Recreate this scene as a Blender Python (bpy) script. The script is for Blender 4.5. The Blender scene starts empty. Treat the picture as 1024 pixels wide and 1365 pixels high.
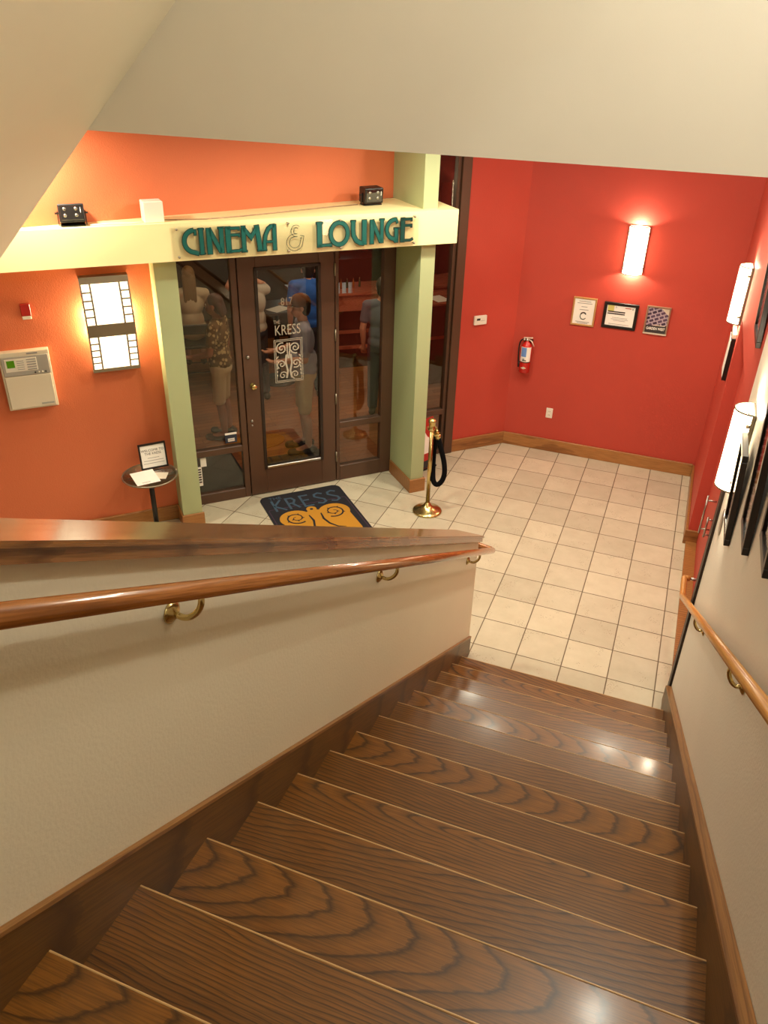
import bpy, bmesh, math, random
from mathutils import Vector, Matrix
from math import sin, cos, pi, radians, sqrt
random.seed(7)
SC = bpy.context.scene
COL = SC.collection

# ------------------------------------------------------------------ materials
def lin(c):
    def f(v):
        v /= 255.0
        return v/12.92 if v <= 0.04045 else ((v+0.055)/1.055)**2.4
    return (f(c[0]), f(c[1]), f(c[2]), 1.0)

class NT:
    def __init__(s, name):
        s.m = bpy.data.materials.new(name); s.m.use_nodes = True
        s.t = s.m.node_tree; s.t.nodes.clear()
        s.out = s.n('ShaderNodeOutputMaterial')
    def n(s, t, **kw):
        x = s.t.nodes.new(t)
        for k, v in kw.items(): setattr(x, k, v)
        return x
    def l(s, a, b): s.t.links.new(a, b)
    def math(s, op, a, b=None, c=None):
        x = s.n('ShaderNodeMath', operation=op)
        for i, v in enumerate((a, b, c)):
            if v is None: continue
            if isinstance(v, (int, float)): x.inputs[i].default_value = v
            else: s.l(v, x.inputs[i])
        return x.outputs[0]
    def mix(s, fac, a, b):
        x = s.n('ShaderNodeMix', data_type='RGBA')
        for i, v in ((0, fac), (6, a), (7, b)):
            if isinstance(v, (int, float)): x.inputs[i].default_value = v
            elif isinstance(v, tuple): x.inputs[i].default_value = v
            else: s.l(v, x.inputs[i])
        return x.outputs[2]
    def bsdf(s, **kw):
        b = s.n('ShaderNodeBsdfPrincipled')
        for k, v in kw.items():
            k = k.replace('_', ' ')
            if isinstance(v, (int, float, tuple)): b.inputs[k].default_value = v
            else: s.l(v, b.inputs[k])
        s.l(b.outputs[0], s.out.inputs[0]); s.b = b
        return b
    def bump(s, h, strength=0.2, dist=0.01):
        x = s.n('ShaderNodeBump'); x.inputs['Strength'].default_value = strength; x.inputs['Distance'].default_value = dist
        s.l(h, x.inputs['Height']); s.l(x.outputs[0], s.b.inputs['Normal'])

def plain(name, c, rough=0.5, metal=0.0, coat=0.0, spec=0.5, var=0.06, vscale=12.0):
    k = NT(name); pos = k.n('ShaderNodeTexCoord').outputs['Object']
    nz = k.n('ShaderNodeTexNoise'); nz.inputs['Scale'].default_value = vscale; nz.inputs['Detail'].default_value = 3
    k.l(pos, nz.inputs['Vector'])
    c = lin(c)
    a = tuple(min(1, v*(1-var)) for v in c[:3])+(1,); b = tuple(min(1, v*(1+var)) for v in c[:3])+(1,)
    k.bsdf(Base_Color=k.mix(nz.outputs['Fac'], a, b), Roughness=rough, Metallic=metal, Coat_Weight=coat, Specular_IOR_Level=spec)
    return k.m

def paint(name, c, rough=0.55, bump=0.25, scale=140.0, var=0.04):
    k = NT(name); pos = k.n('ShaderNodeNewGeometry').outputs['Position']
    n1 = k.n('ShaderNodeTexNoise'); n1.inputs['Scale'].default_value = scale; n1.inputs['Detail'].default_value = 2
    n2 = k.n('ShaderNodeTexNoise'); n2.inputs['Scale'].default_value = 2.2; n2.inputs['Detail'].default_value = 4
    k.l(pos, n1.inputs['Vector']); k.l(pos, n2.inputs['Vector'])
    c = lin(c)
    a = tuple(v*(1-var) for v in c[:3])+(1,); b = tuple(min(1, v*(1+var)) for v in c[:3])+(1,)
    k.bsdf(Base_Color=k.mix(n2.outputs['Fac'], a, b), Roughness=rough, Specular_IOR_Level=0.35)
    k.bump(n1.outputs['Fac'], bump, 0.006)
    return k.m

def emit(name, c, s):
    k = NT(name); e = k.n('ShaderNodeEmission'); e.inputs[0].default_value = lin(c); e.inputs[1].default_value = s
    k.l(e.outputs[0], k.out.inputs[0]); return k.m

def oak(name, light, dark, rough=0.3, axis='X', coat=0.35, ring=13.0, stretch=0.11, pore=0.5, coatr=0.12, slope=0.0, warp=0.10, dist=1.2):
    k = NT(name); tc = k.n('ShaderNodeTexCoord'); oi = k.n('ShaderNodeObjectInfo')
    sp = k.n('ShaderNodeSeparateXYZ'); k.l(tc.outputs['Object'], sp.inputs[0])
    L, W, H = {'X': (0, 1, 2), 'Y': (1, 0, 2), 'Z': (2, 0, 1)}[axis]
    L, W, H = sp.outputs[L], sp.outputs[W], sp.outputs[H]
    if slope:                                   # grain follows the fall of the stair
        th = math.atan(slope)
        L, H = k.math('SUBTRACT', k.math('MULTIPLY', L, cos(th)), k.math('MULTIPLY', H, sin(th))), k.math('ADD', k.math('MULTIPLY', L, sin(th)), k.math('MULTIPLY', H, cos(th)))
    r = oi.outputs['Random']
    r2 = k.math('FRACT', k.math('MULTIPLY', r, 17.31))
    lo = k.math('ADD', k.math('MULTIPLY', L, stretch), k.math('MULTIPLY', k.math('SUBTRACT', r, 0.5), 0.5))
    wo = k.math('ADD', W, k.math('MULTIPLY', k.math('SUBTRACT', r2, 0.5), 0.3))
    cb = k.n('ShaderNodeCombineXYZ'); k.l(lo, cb.inputs[0]); k.l(wo, cb.inputs[1]); k.l(H, cb.inputs[2])
    # slow warp of the rings
    cw = k.n('ShaderNodeCombineXYZ'); k.l(k.math('ADD', k.math('MULTIPLY', L, 1.6), k.math('MULTIPLY', r, 40)), cw.inputs[0])
    k.l(k.math('MULTIPLY', W, 7), cw.inputs[1]); k.l(k.math('MULTIPLY', H, 7), cw.inputs[2])
    nz = k.n('ShaderNodeTexNoise'); nz.inputs['Scale'].default_value = 1.0; nz.inputs['Detail'].default_value = 3
    k.l(cw.outputs[0], nz.inputs['Vector'])
    wp = k.math('MULTIPLY', k.math('SUBTRACT', nz.outputs['Fac'], 0.5), warp)
    ad = k.n('ShaderNodeVectorMath', operation='ADD'); k.l(cb.outputs[0], ad.inputs[0])
    c2 = k.n('ShaderNodeCombineXYZ'); k.l(wp, c2.inputs[1]); k.l(c2.outputs[0], ad.inputs[1])
    wv = k.n('ShaderNodeTexWave', wave_type='RINGS', rings_direction='Z', wave_profile='SAW')
    wv.inputs['Scale'].default_value = ring; wv.inputs['Distortion'].default_value = dist
    wv.inputs['Detail'].default_value = 3; wv.inputs['Detail Scale'].default_value = 2.0
    k.l(ad.outputs[0], wv.inputs['Vector'])
    rp = k.n('ShaderNodeValToRGB'); k.l(wv.outputs['Fac'], rp.inputs[0])
    e = rp.color_ramp.elements; e[0].position = 0.0; e[0].color = (.55, .55, .55, 1); e[1].position = 1.0; e[1].color = (.9, .9, .9, 1)
    q = e.new(0.10); q.color = (.05, .05, .05, 1); q = e.new(0.24); q.color = (.66, .66, .66, 1); q = e.new(0.6); q.color = (1, 1, 1, 1)
    # open pores: long fine streaks
    cp = k.n('ShaderNodeCombineXYZ'); k.l(k.math('ADD', k.math('MULTIPLY', L, 7), k.math('MULTIPLY', r, 90)), cp.inputs[0])
    k.l(k.math('MULTIPLY', W, 260), cp.inputs[1]); k.l(k.math('MULTIPLY', H, 260), cp.inputs[2])
    np_ = k.n('ShaderNodeTexNoise'); np_.inputs['Scale'].default_value = 1.0; np_.inputs['Detail'].default_value = 2
    k.l(cp.outputs[0], np_.inputs['Vector'])
    pr = k.n('ShaderNodeMapRange'); pr.inputs[1].default_value = 0.38; pr.inputs[2].default_value = 0.58
    k.l(np_.outputs['Fac'], pr.inputs[0])
    g = k.math('MULTIPLY', rp.outputs[0], k.math('ADD', k.math('MULTIPLY', pr.outputs[0], pore), 1-pore))
    colr = k.mix(g, lin(dark), lin(light))
    hs = k.n('ShaderNodeHueSaturation'); k.l(colr, hs.inputs['Color'])
    k.l(k.math('ADD', 0.88, k.math('MULTIPLY', r2, 0.24)), hs.inputs['Value'])
    k.bsdf(Base_Color=hs.outputs[0], Roughness=rough, Coat_Weight=coat, Coat_Roughness=coatr, Specular_IOR_Level=0.45)
    k.bump(g, 0.06, 0.002)
    return k.m

def tiles(name):
    S = 0.333
    k = NT(name); sp = k.n('ShaderNodeSeparateXYZ'); k.l(k.n('ShaderNodeNewGeometry').outputs['Position'], sp.inputs[0])
    u = k.math('DIVIDE', sp.outputs[0], S); v = k.math('DIVIDE', sp.outputs[1], S)
    fu, fv = k.math('FLOOR', u), k.math('FLOOR', v)
    du = k.math('ABSOLUTE', k.math('SUBTRACT', k.math('FRACT', u), 0.5)); dv = k.math('ABSOLUTE', k.math('SUBTRACT', k.math('FRACT', v), 0.5))
    d = k.math('SUBTRACT', 0.5, k.math('MAXIMUM', du, dv))         # distance to the joint, in tiles
    mr = k.n('ShaderNodeMapRange', interpolation_type='SMOOTHSTEP'); mr.inputs[1].default_value = 0.006; mr.inputs[2].default_value = 0.016; k.l(d, mr.inputs[0])
    cid = k.n('ShaderNodeCombineXYZ'); k.l(fu, cid.inputs[0]); k.l(fv, cid.inputs[1])
    wn = k.n('ShaderNodeTexWhiteNoise', noise_dimensions='2D'); k.l(cid.outputs[0], wn.inputs['Vector'])
    # mottling, shifted tile by tile
    sh = k.n('ShaderNodeVectorMath', operation='MULTIPLY_ADD'); k.l(wn.outputs['Color'], sh.inputs[0]); sh.inputs[1].default_value = (9, 9, 9)
    k.l(k.n('ShaderNodeNewGeometry').outputs['Position'], sh.inputs[2])
    n1 = k.n('ShaderNodeTexNoise'); n1.inputs['Scale'].default_value = 6; n1.inputs['Detail'].default_value = 6; n1.inputs['Roughness'].default_value = .65; k.l(sh.outputs[0], n1.inputs['Vector'])
    c = k.mix(n1.outputs['Fac'], lin((184, 172, 147)), lin((214, 204, 181)))
    hs = k.n('ShaderNodeHueSaturation'); k.l(c, hs.inputs['Color'])
    k.l(k.math('ADD', 0.86, k.math('MULTIPLY', wn.outputs['Value'], 0.2)), hs.inputs['Value'])
    # clusters of little pits
    n2 = k.n('ShaderNodeTexNoise'); n2.inputs['Scale'].default_value = 7; k.l(sh.outputs[0], n2.inputs['Vector'])
    n3 = k.n('ShaderNodeTexVoronoi'); n3.inputs['Scale'].default_value = 75; k.l(sh.outputs[0], n3.inputs['Vector'])
    pit = k.math('MULTIPLY', k.math('GREATER_THAN', n2.outputs['Fac'], 0.60), k.math('LESS_THAN', n3.outputs['Distance'], 0.26))
    c = k.mix(k.math('MULTIPLY', pit, 0.55), hs.outputs[0], lin((120, 98, 74)))
    c = k.mix(mr.outputs[0], lin((104, 86, 66)), c)
    k.bsdf(Base_Color=c, Roughness=k.math('SUBTRACT', 0.75, k.math('MULTIPLY', mr.outputs[0], 0.37)), Specular_IOR_Level=0.4)
    k.bump(k.math('SUBTRACT', mr.outputs[0], k.math('MULTIPLY', pit, 0.4)), 0.5, 0.004)
    return k.m

def planks(name):
    k = NT(name); tc = k.n('ShaderNodeTexCoord')
    br = k.n('ShaderNodeTexBrick'); br.inputs['Scale'].default_value = 1.0
    br.inputs['Brick Width'].default_value = 0.9; br.inputs['Row Height'].default_value = 0.09; br.inputs['Mortar Size'].default_value = 0.002
    br.inputs['Color1'].default_value = lin((186, 116, 64)); br.inputs['Color2'].default_value = lin((156, 92, 48)); br.inputs['Mortar'].default_value = lin((50, 28, 14))
    k.l(tc.outputs['Object'], br.inputs['Vector'])
    k.bsdf(Base_Color=br.outputs['Color'], Roughness=0.35, Coat_Weight=0.2, Coat_Roughness=0.2)
    return k.m

def pane_glass(name, tint=(0.93, 0.92, 0.88), base=0.06, gain=0.85):
    k = NT(name)
    fr = k.n('ShaderNodeFresnel'); fr.inputs['IOR'].default_value = 1.5
    tr = k.n('ShaderNodeBsdfTransparent'); tr.inputs[0].default_value = (*tint, 1)
    gl = k.n('ShaderNodeBsdfGlossy'); gl.inputs['Roughness'].default_value = 0.0; gl.inputs['Color'].default_value = (1, 1, 1, 1)
    mx = k.n('ShaderNodeMixShader'); k.l(k.math('MULTIPLY', fr.outputs[0], gain), mx.inputs[0]); k.l(tr.outputs[0], mx.inputs[1]); k.l(gl.outputs[0], mx.inputs[2])
    k.l(mx.outputs[0], k.out.inputs[0]); return k.m

def etched(name, c, alpha):
    k = NT(name); tr = k.n('ShaderNodeBsdfTransparent'); df = k.n('ShaderNodeBsdfDiffuse'); df.inputs[0].default_value = lin(c)
    mx = k.n('ShaderNodeMixShader'); mx.inputs[0].default_value = alpha
    k.l(tr.outputs[0], mx.inputs[1]); k.l(df.outputs[0], mx.inputs[2]); k.l(mx.outputs[0], k.out.inputs[0]); return k.m

def floral(name):
    k = NT(name); tc = k.n('ShaderNodeTexCoord').outputs['Object']
    v = k.n('ShaderNodeTexVoronoi'); v.inputs['Scale'].default_value = 22; k.l(tc, v.inputs['Vector'])
    w = k.n('ShaderNodeTexNoise'); w.inputs['Scale'].default_value = 30; k.l(tc, w.inputs['Vector'])
    f = k.math('GREATER_THAN', k.math('ADD', v.outputs['Distance'], k.math('MULTIPLY', w.outputs['Fac'], .5)), 0.62)
    k.bsdf(Base_Color=k.mix(f, lin((205, 180, 130)), lin((105, 75, 40))), Roughness=0.9); return k.m

def photo_print(name):
    k = NT(name); tc = k.n('ShaderNodeTexCoord').outputs['Object']
    mp = k.n('ShaderNodeMapping'); mp.inputs['Rotation'].default_value = (0, radians(24), 0); k.l(tc, mp.inputs[0])
    br = k.n('ShaderNodeTexBrick'); br.inputs['Scale'].default_value = 1; br.inputs['Brick Width'].default_value = .05; br.inputs['Row Height'].default_value = .035; br.inputs['Mortar Size'].default_value = .006
    br.inputs['Color1'].default_value = lin((96, 78, 100)); br.inputs['Color2'].default_value = lin((54, 42, 60)); br.inputs['Mortar'].default_value = lin((176, 160, 172))
    sw = k.n('ShaderNodeSeparateXYZ'); k.l(mp.outputs[0], sw.inputs[0]); cb = k.n('ShaderNodeCombineXYZ'); k.l(sw.outputs[0], cb.inputs[0]); k.l(sw.outputs[2], cb.inputs[1])
    k.l(cb.outputs[0], br.inputs['Vector'])
    k.bsdf(Base_Color=br.outputs['Color'], Roughness=0.25); return k.m

M = {}
M['red'] = paint('red_paint', (186, 70, 56))
M['orange'] = paint('orange_paint', (214, 116, 76), bump=0.3, scale=110)
M['cream'] = paint('cream_wall_paint', (234, 224, 198), bump=0.17, scale=90)
M['soffit'] = paint('soffit_paint', (236, 230, 216), bump=0.06)
M['green'] = paint('sage_green_paint', (172, 182, 138), bump=0.04)
M['beam'] = paint('pale_yellow_paint', (244, 228, 172), bump=0.04)
M['ceil'] = paint('ceiling_paint', (232, 222, 200), bump=0.1)
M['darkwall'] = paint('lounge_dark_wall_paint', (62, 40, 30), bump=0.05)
M['tile'] = tiles('beige_floor_tile')
M['planks'] = planks('lounge_plank_floor')
M['tread'] = oak('oak_tread', (128, 80, 23), (58, 33, 6), rough=0.36, coat=0.17, coatr=0.13, ring=24, stretch=.11, warp=.07, dist=1.6, pore=.45)
M['riser'] = oak('oak_riser', (118, 76, 34), (68, 42, 16), rough=0.4, coat=0.2, ring=15)
M['string'] = oak('oak_stringer', (116, 78, 30), (78, 49, 16), rough=0.45, axis='Y', coat=0.08, ring=12, slope=.575, stretch=.06, warp=.05)
M['cap'] = oak('oak_cap', (158, 108, 60), (104, 64, 30), rough=0.26, axis='Y', coat=0.5, ring=14, slope=.575, stretch=.05, warp=.05, pore=.6)
M['rail'] = oak('oak_rail', (168, 104, 48), (120, 68, 26), rough=0.2, axis='Y', coat=0.7, ring=14, coatr=0.06, slope=.575, stretch=.02, warp=.02, pore=.6)
M['railr'] = oak('oak_rail_light', (204, 146, 76), (168, 108, 48), rough=0.3, axis='Y', coat=0.4, ring=14, slope=.575, stretch=.02, warp=.02)
M['edge'] = plain('lit_worn_oak_edge', (206, 166, 112), 0.35, coat=.3, var=.1, vscale=30)  # pale oak: nosing highlight and wear painted as one colour
M['base'] = oak('oak_baseboard', (172, 118, 64), (124, 76, 36), rough=0.42, axis='X', coat=0.15, ring=12, stretch=.05, warp=.04)
M['baseY'] = oak('oak_stringer_edge', (150, 106, 58), (112, 72, 36), rough=0.42, axis='Y', coat=0.15, ring=12, slope=.575, stretch=.05, warp=.04)
M['brown'] = plain('brown_frame_metal', (84, 58, 42), 0.45, var=.04)
M['brownd'] = plain('dark_brown_gasket', (36, 24, 18), 0.5)
M['glass'] = pane_glass('window_glass')
M['acrylic'] = pane_glass('clear_acrylic', (1.0, 1.0, 0.99), gain=0.55)
M['tabglass'] = pane_glass('table_glass', (0.95, 0.97, 0.95))
M['brass'] = plain('polished_brass', (206, 186, 128), 0.22, 1.0, var=.03)
M['steel'] = plain('brushed_steel', (178, 176, 172), 0.3, 1.0, var=.03)
M['nickel'] = plain('satin_nickel', (150, 140, 122), 0.4, 0.85, var=.03)
M['black'] = plain('black_plastic', (20, 19, 19), 0.42)
M['blackm'] = plain('black_metal', (18, 17, 17), 0.4)
M['velvet'] = plain('black_velvet', (10, 10, 13), 0.95, spec=.15)
M['white'] = plain('white_plastic', (232, 226, 212), 0.45, var=.02)
M['paper'] = plain('white_paper', (240, 236, 228), 0.7, var=.02)
M['beige'] = plain('beige_metal_cabinet', (222, 212, 190), 0.45, var=.02)
M['greyp'] = plain('grey_panel', (168, 164, 156), 0.4, var=.02)
M['lcd'] = plain('green_lcd', (86, 150, 20), 0.2)
M['redp'] = plain('red_plastic', (176, 36, 30), 0.35)
M['redm'] = plain('red_enamel', (196, 30, 24), 0.25, coat=.3)
M['blue'] = plain('blue_label', (110, 150, 214), 0.5)
M['ink'] = plain('dark_ink', (52, 48, 48), 0.7)
M['inkl'] = plain('grey_ink', (150, 148, 146), 0.7)
M['yellowc'] = plain('yellow_green_print', (206, 196, 110), 0.6)
M['gold'] = plain('gold_wood_frame', (190, 146, 92), 0.35, 0.2)
M['silverf'] = plain('bronze_silver_frame', (168, 136, 112), 0.35, 0.4)
M['silverb'] = plain('light_silver_edge', (226, 214, 196), 0.3, 0.3)
M['blackf'] = plain('black_wood_frame', (24, 18, 17), 0.35)
M['print'] = photo_print('street_photo_print')
M['teal'] = plain('teal_letter', (8, 84, 78), 0.35)
M['tealo'] = plain('dark_letter_outline', (14, 36, 30), 0.5)
M['matb'] = plain('mat_black_pile', (26, 24, 32), 0.95, var=.3, vscale=300)
M['matblue'] = plain('mat_blue_pile', (58, 80, 100), 0.95, var=.2, vscale=300)
M['maty'] = plain('mat_yellow_pile', (186, 130, 34), 0.95, var=.15, vscale=300)
M['matp'] = plain('mat_purple_pile', (66, 44, 66), 0.95, var=.2, vscale=300)
M['shade'] = emit('lit_white_glass', (255, 226, 178), 16)
M['shadef'] = emit('lit_film_strip_glass', (255, 228, 186), 3.2)
M['lampf'] = emit('ceiling_lamp_lens', (255, 222, 170), 10)
M['screen'] = emit('lit_bar_cooler', (176, 224, 214), 0.9)
M['etch'] = etched('etched_white_vinyl', (226, 216, 196), 0.42)
M['skin'] = plain('skin', (206, 146, 118), 0.55, var=.05)
M['skind'] = plain('tanned_skin', (170, 112, 84), 0.55, var=.05)
M['hairb'] = plain('blonde_hair', (130, 102, 64), 0.5, var=.25, vscale=60)
M['hairr'] = plain('dark_auburn_hair', (72, 34, 24), 0.5, var=.25, vscale=60)
M['haird'] = plain('dark_brown_hair', (40, 26, 18), 0.5, var=.25, vscale=60)
M['shirtbeige'] = plain('beige_cotton', (206, 190, 160), 0.9)
M['shirtgrey'] = plain('blue_grey_cotton', (150, 148, 168), 0.9)
M['shirtlight'] = plain('pale_grey_cotton', (196, 190, 178), 0.9)
M['shirtblue'] = plain('bright_blue_cotton', (40, 96, 190), 0.9)
M['shirtslate'] = plain('slate_cotton', (96, 102, 116), 0.9)
M['floral'] = floral('floral_cotton')
M['khaki'] = plain('khaki_cotton', (206, 190, 150), 0.9)
M['cream_c'] = plain('cream_cotton', (224, 206, 170), 0.9)
M['denim'] = plain('dark_denim', (48, 52, 66), 0.9)
M['capb'] = plain('rust_cotton', (96, 50, 22), 0.9)
M['shoe'] = plain('grey_brown_shoe', (74, 66, 56), 0.8)
M['cherry'] = oak('cherry_counter', (196, 118, 90), (150, 80, 58), rough=0.22, axis='X', coat=0.5, ring=6)
M['cherryd'] = oak('dark_cherry_panel', (62, 34, 24), (42, 22, 15), rough=0.4, axis='X', coat=0.1, ring=6)
M['bottle'] = plain('green_bottle_glass', (40, 74, 48), 0.1, coat=.5)
M['bottlea'] = plain('amber_bottle_glass', (150, 84, 30), 0.1, coat=.5)
M['matgrey'] = plain('charcoal_mat', (52, 48, 46), 0.95)
M['ochre'] = plain('ochre_rug', (176, 112, 40), 0.95, var=.15)

# ------------------------------------------------------------------ mesh building
class MB:
    def __init__(s, X=None):
        s.bm = bmesh.new(); s.X = X or Matrix.Identity(4); s.slot = 0
    def _fin(s, new, mi=None):
        for f in new: f.material_index = s.slot if mi is None else mi
    def box(s, x0, y0, z0, x1, y1, z1, bev=0.0, seg=1, X=None):
        vs = [s.bm.verts.new(Vector(p)) for p in ((x0,y0,z0),(x1,y0,z0),(x1,y1,z0),(x0,y1,z0),(x0,y0,z1),(x1,y0,z1),(x1,y1,z1),(x0,y1,z1))]
        fs = [s.bm.faces.new([vs[i] for i in q]) for q in ((3,2,1,0),(4,5,6,7),(0,1,5,4),(1,2,6,5),(2,3,7,6),(3,0,4,7))]
        s._fin(fs)
        allv = set(vs)
        if bev > 0:
            es = {e for f in fs for e in f.edges}
            r = bmesh.ops.bevel(s.bm, geom=list(es), offset=bev, segments=seg, affect='EDGES', profile=0.5)
            s._fin(r['faces']); allv = {v for f in r['faces'] for v in f.verts} | {v for v in vs if v.is_valid}
            for f in fs:
                if f.is_valid: allv |= set(f.verts)
        T = s.X @ (X or Matrix.Identity(4))
        for v in allv: v.co = T @ v.co
        return s
    def prism(s, pts, d0, d1, plane='XZ', X=None):
        # polygon in a plane pulled from d0 to d1 along the third axis
        def P(p, d):
            return {'XZ': (p[0], d, p[1]), 'XY': (p[0], p[1], d), 'YZ': (d, p[0], p[1])}[plane]
        T = s.X @ (X or Matrix.Identity(4))
        a = [s.bm.verts.new(T @ Vector(P(p, d0))) for p in pts]; b = [s.bm.verts.new(T @ Vector(P(p, d1))) for p in pts]
        n = len(pts); fs = [s.bm.faces.new(a), s.bm.faces.new(b[::-1])]
        for i in range(n): fs.append(s.bm.faces.new((a[i], b[i], b[(i+1) % n], a[(i+1) % n])))
        s._fin(fs); return s
    def strip(s, line, w, d0, d1, plane='XZ', closed=False, X=None):
        # a flat band of width w following a polyline, with thickness d0..d1
        P = [Vector((p[0], p[1])) for p in line]; n = len(P); L = []; R = []
        for i in range(n):
            if closed: a, b = P[i-1], P[(i+1) % n]
            else: a, b = P[max(i-1, 0)], P[min(i+1, n-1)]
            ww = w[i] if isinstance(w, (list, tuple)) else w
            if not closed and 0 < i < n-1 or closed:
                t1 = (P[i]-a).normalized(); t2 = (b-P[i]).normalized(); t = (t1+t2)
                t = t.normalized() if t.length > 1e-6 else t1
                c = max(0.45, t.dot(t1)); nn = Vector((-t.y, t.x))*(ww/2/c)
            else:
                t = (b-a).normalized(); nn = Vector((-t.y, t.x))*ww/2
            L.append(P[i]+nn); R.append(P[i]-nn)
        m = n if closed else n-1
        for i in range(m):
            j = (i+1) % n
            s.prism([L[i], R[i], R[j], L[j]], d0, d1, plane, X)
        return s
    def lathe(s, prof, n=24, X=None, cap=True):
        T = s.X @ (X or Matrix.Identity(4)); rings = []; fs = []
        for r, z in prof:
            if r < 1e-6: rings.append([s.bm.verts.new(T @ Vector((0, 0, z)))])
            else: rings.append([s.bm.verts.new(T @ Vector((r*cos(2*pi*i/n), r*sin(2*pi*i/n), z))) for i in range(n)])
        for a, b in zip(rings, rings[1:]):
            for i in range(n):
                j = (i+1) % n
                if len(a) == 1 and len(b) == 1: continue
                if len(a) == 1: fs.append(s.bm.faces.new((a[0], b[j], b[i])))
                elif len(b) == 1: fs.append(s.bm.faces.new((a[i], a[j], b[0])))
                else: fs.append(s.bm.faces.new((a[i], a[j], b[j], b[i])))
        if cap:
            if len(rings[0]) > 1: fs.append(s.bm.faces.new(rings[0][::-1]))
            if len(rings[-1]) > 1: fs.append(s.bm.faces.new(rings[-1]))
        for f in fs: f.smooth = True
        s._fin(fs); return s
    def tube(s, pts, r, n=12, X=None, flat=1.0):
        T = s.X @ (X or Matrix.Identity(4)); P = [Vector(p) for p in pts]; fs = []; rings = []
        up = Vector((0, 0, 1)); prev = None
        for i, p in enumerate(P):
            t = (P[min(i+1, len(P)-1)]-P[max(i-1, 0)]).normalized()
            if prev is None:
                a = t.cross(up)
                if a.length < 1e-3: a = t.cross(Vector((1, 0, 0)))
                a.normalize()
            else: a = (prev - t*prev.dot(t)).normalized()
            prev = a; b = t.cross(a); rr = r[i] if isinstance(r, (list, tuple)) else r
            rings.append([s.bm.verts.new(T @ (p + a*cos(2*pi*k/n)*rr + b*sin(2*pi*k/n)*rr*flat)) for k in range(n)])
        for A, B in zip(rings, rings[1:]):
            for k in range(n): fs.append(s.bm.faces.new((A[k], A[(k+1) % n], B[(k+1) % n], B[k])))
        for f in fs: f.smooth = True
        fs.append(s.bm.faces.new(rings[0][::-1])); fs.append(s.bm.faces.new(rings[-1]))
        s._fin(fs); return s
    def mesh(s, me, X=None):
        k = len(s.bm.verts); kf = len(s.bm.faces); s.bm.from_mesh(me); s.bm.verts.ensure_lookup_table(); s.bm.faces.ensure_lookup_table()
        T = s.X @ (X or Matrix.Identity(4))
        for v in s.bm.verts[k:]: v.co = T @ v.co
        s._fin(s.bm.faces[kf:]); return s
    def text(s, body, size, X=None, depth=0.0008, align='CENTER', sx=1.0, bold=0.0):
        cu = bpy.data.curves.new('text', 'FONT'); cu.body = body; cu.size = size; cu.extrude = depth; cu.align_x = align; cu.align_y = 'CENTER'
        cu.offset = bold; cu.resolution_u = 3
        o = bpy.data.objects.new('text', cu); COL.objects.link(o)
        bpy.context.view_layer.update()
        me = bpy.data.meshes.new_from_object(o.evaluated_get(bpy.context.evaluated_depsgraph_get()))
        bpy.data.objects.remove(o); bpy.data.curves.remove(cu)
        s.mesh(me, (X or Matrix.Identity(4)) @ Matrix.Diagonal((sx, 1, 1, 1))); bpy.data.meshes.remove(me); return s
    def build(s, name, mats, parent=None, loc=(0, 0, 0), rot=(0, 0, 0), smooth=None):
        bmesh.ops.recalc_face_normals(s.bm, faces=s.bm.faces[:])
        me = bpy.data.meshes.new(name); s.bm.to_mesh(me); s.bm.free()
        if not isinstance(mats, (list, tuple)): mats = [mats]
        for m in mats: me.materials.append(M[m] if isinstance(m, str) else m)
        o = bpy.data.objects.new(name, me); COL.objects.link(o)
        o.location = loc; o.rotation_euler = rot
        if parent: o.parent = parent
        return o

WALL = Matrix.Rotation(pi/2, 4, 'X')           # text lying in XY -> standing on a wall, facing -y
def TX(x, y, z): return Matrix.Translation((x, y, z)) @ WALL

def tag(o, label, cat, group=None):
    o['label'] = label; o['category'] = cat
    if group: o['group'] = group
    return o
def thing(name, label, cat, loc=(0, 0, 0), rz=0.0, group=None, rot=None):
    o = bpy.data.objects.new(name, None); COL.objects.link(o); o.empty_display_size = .1
    o.location = loc; o.rotation_euler = rot or (0, 0, rz)
    return tag(o, label, cat, group)
def struct(o, label=None, cat=None):
    o['kind'] = 'structure'
    if label: o['label'] = label
    if cat: o['category'] = cat
    return o
FR = radians(45)                                # the shop front stands at 45 degrees to the stair
FRM = Matrix.Rotation(FR, 4, 'Z')
def F(a, b, z=0.0): return FRM @ Vector((a, b, z))   # shop-front coordinates: a to the right, b inwards

# ------------------------------------------------------------------ camera
cam = bpy.data.cameras.new('camera'); co = bpy.data.objects.new('camera', cam); COL.objects.link(co)
yaw, pit, rol = radians(20.404191), radians(30.43071662), radians(1.59273831)
f_ = Vector((-sin(yaw)*cos(pit), cos(yaw)*cos(pit), -sin(pit))); r_ = Vector((cos(yaw), sin(yaw), 0)); u_ = r_.cross(f_)
r2 = r_*cos(rol)+u_*sin(rol); u2 = -r_*sin(rol)+u_*cos(rol)
co.matrix_world = Matrix(((r2.x, u2.x, -f_.x, 0.9662), (r2.y, u2.y, -f_.y, -4.9596), (r2.z, u2.z, -f_.z, 3.8814), (0, 0, 0, 1)))
cam.sensor_fit = 'VERTICAL'; cam.sensor_height = 36.0; cam.sensor_width = 27.0; cam.lens = 36.0*1050/1365; cam.clip_start = 0.05
SC.camera = co

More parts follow.
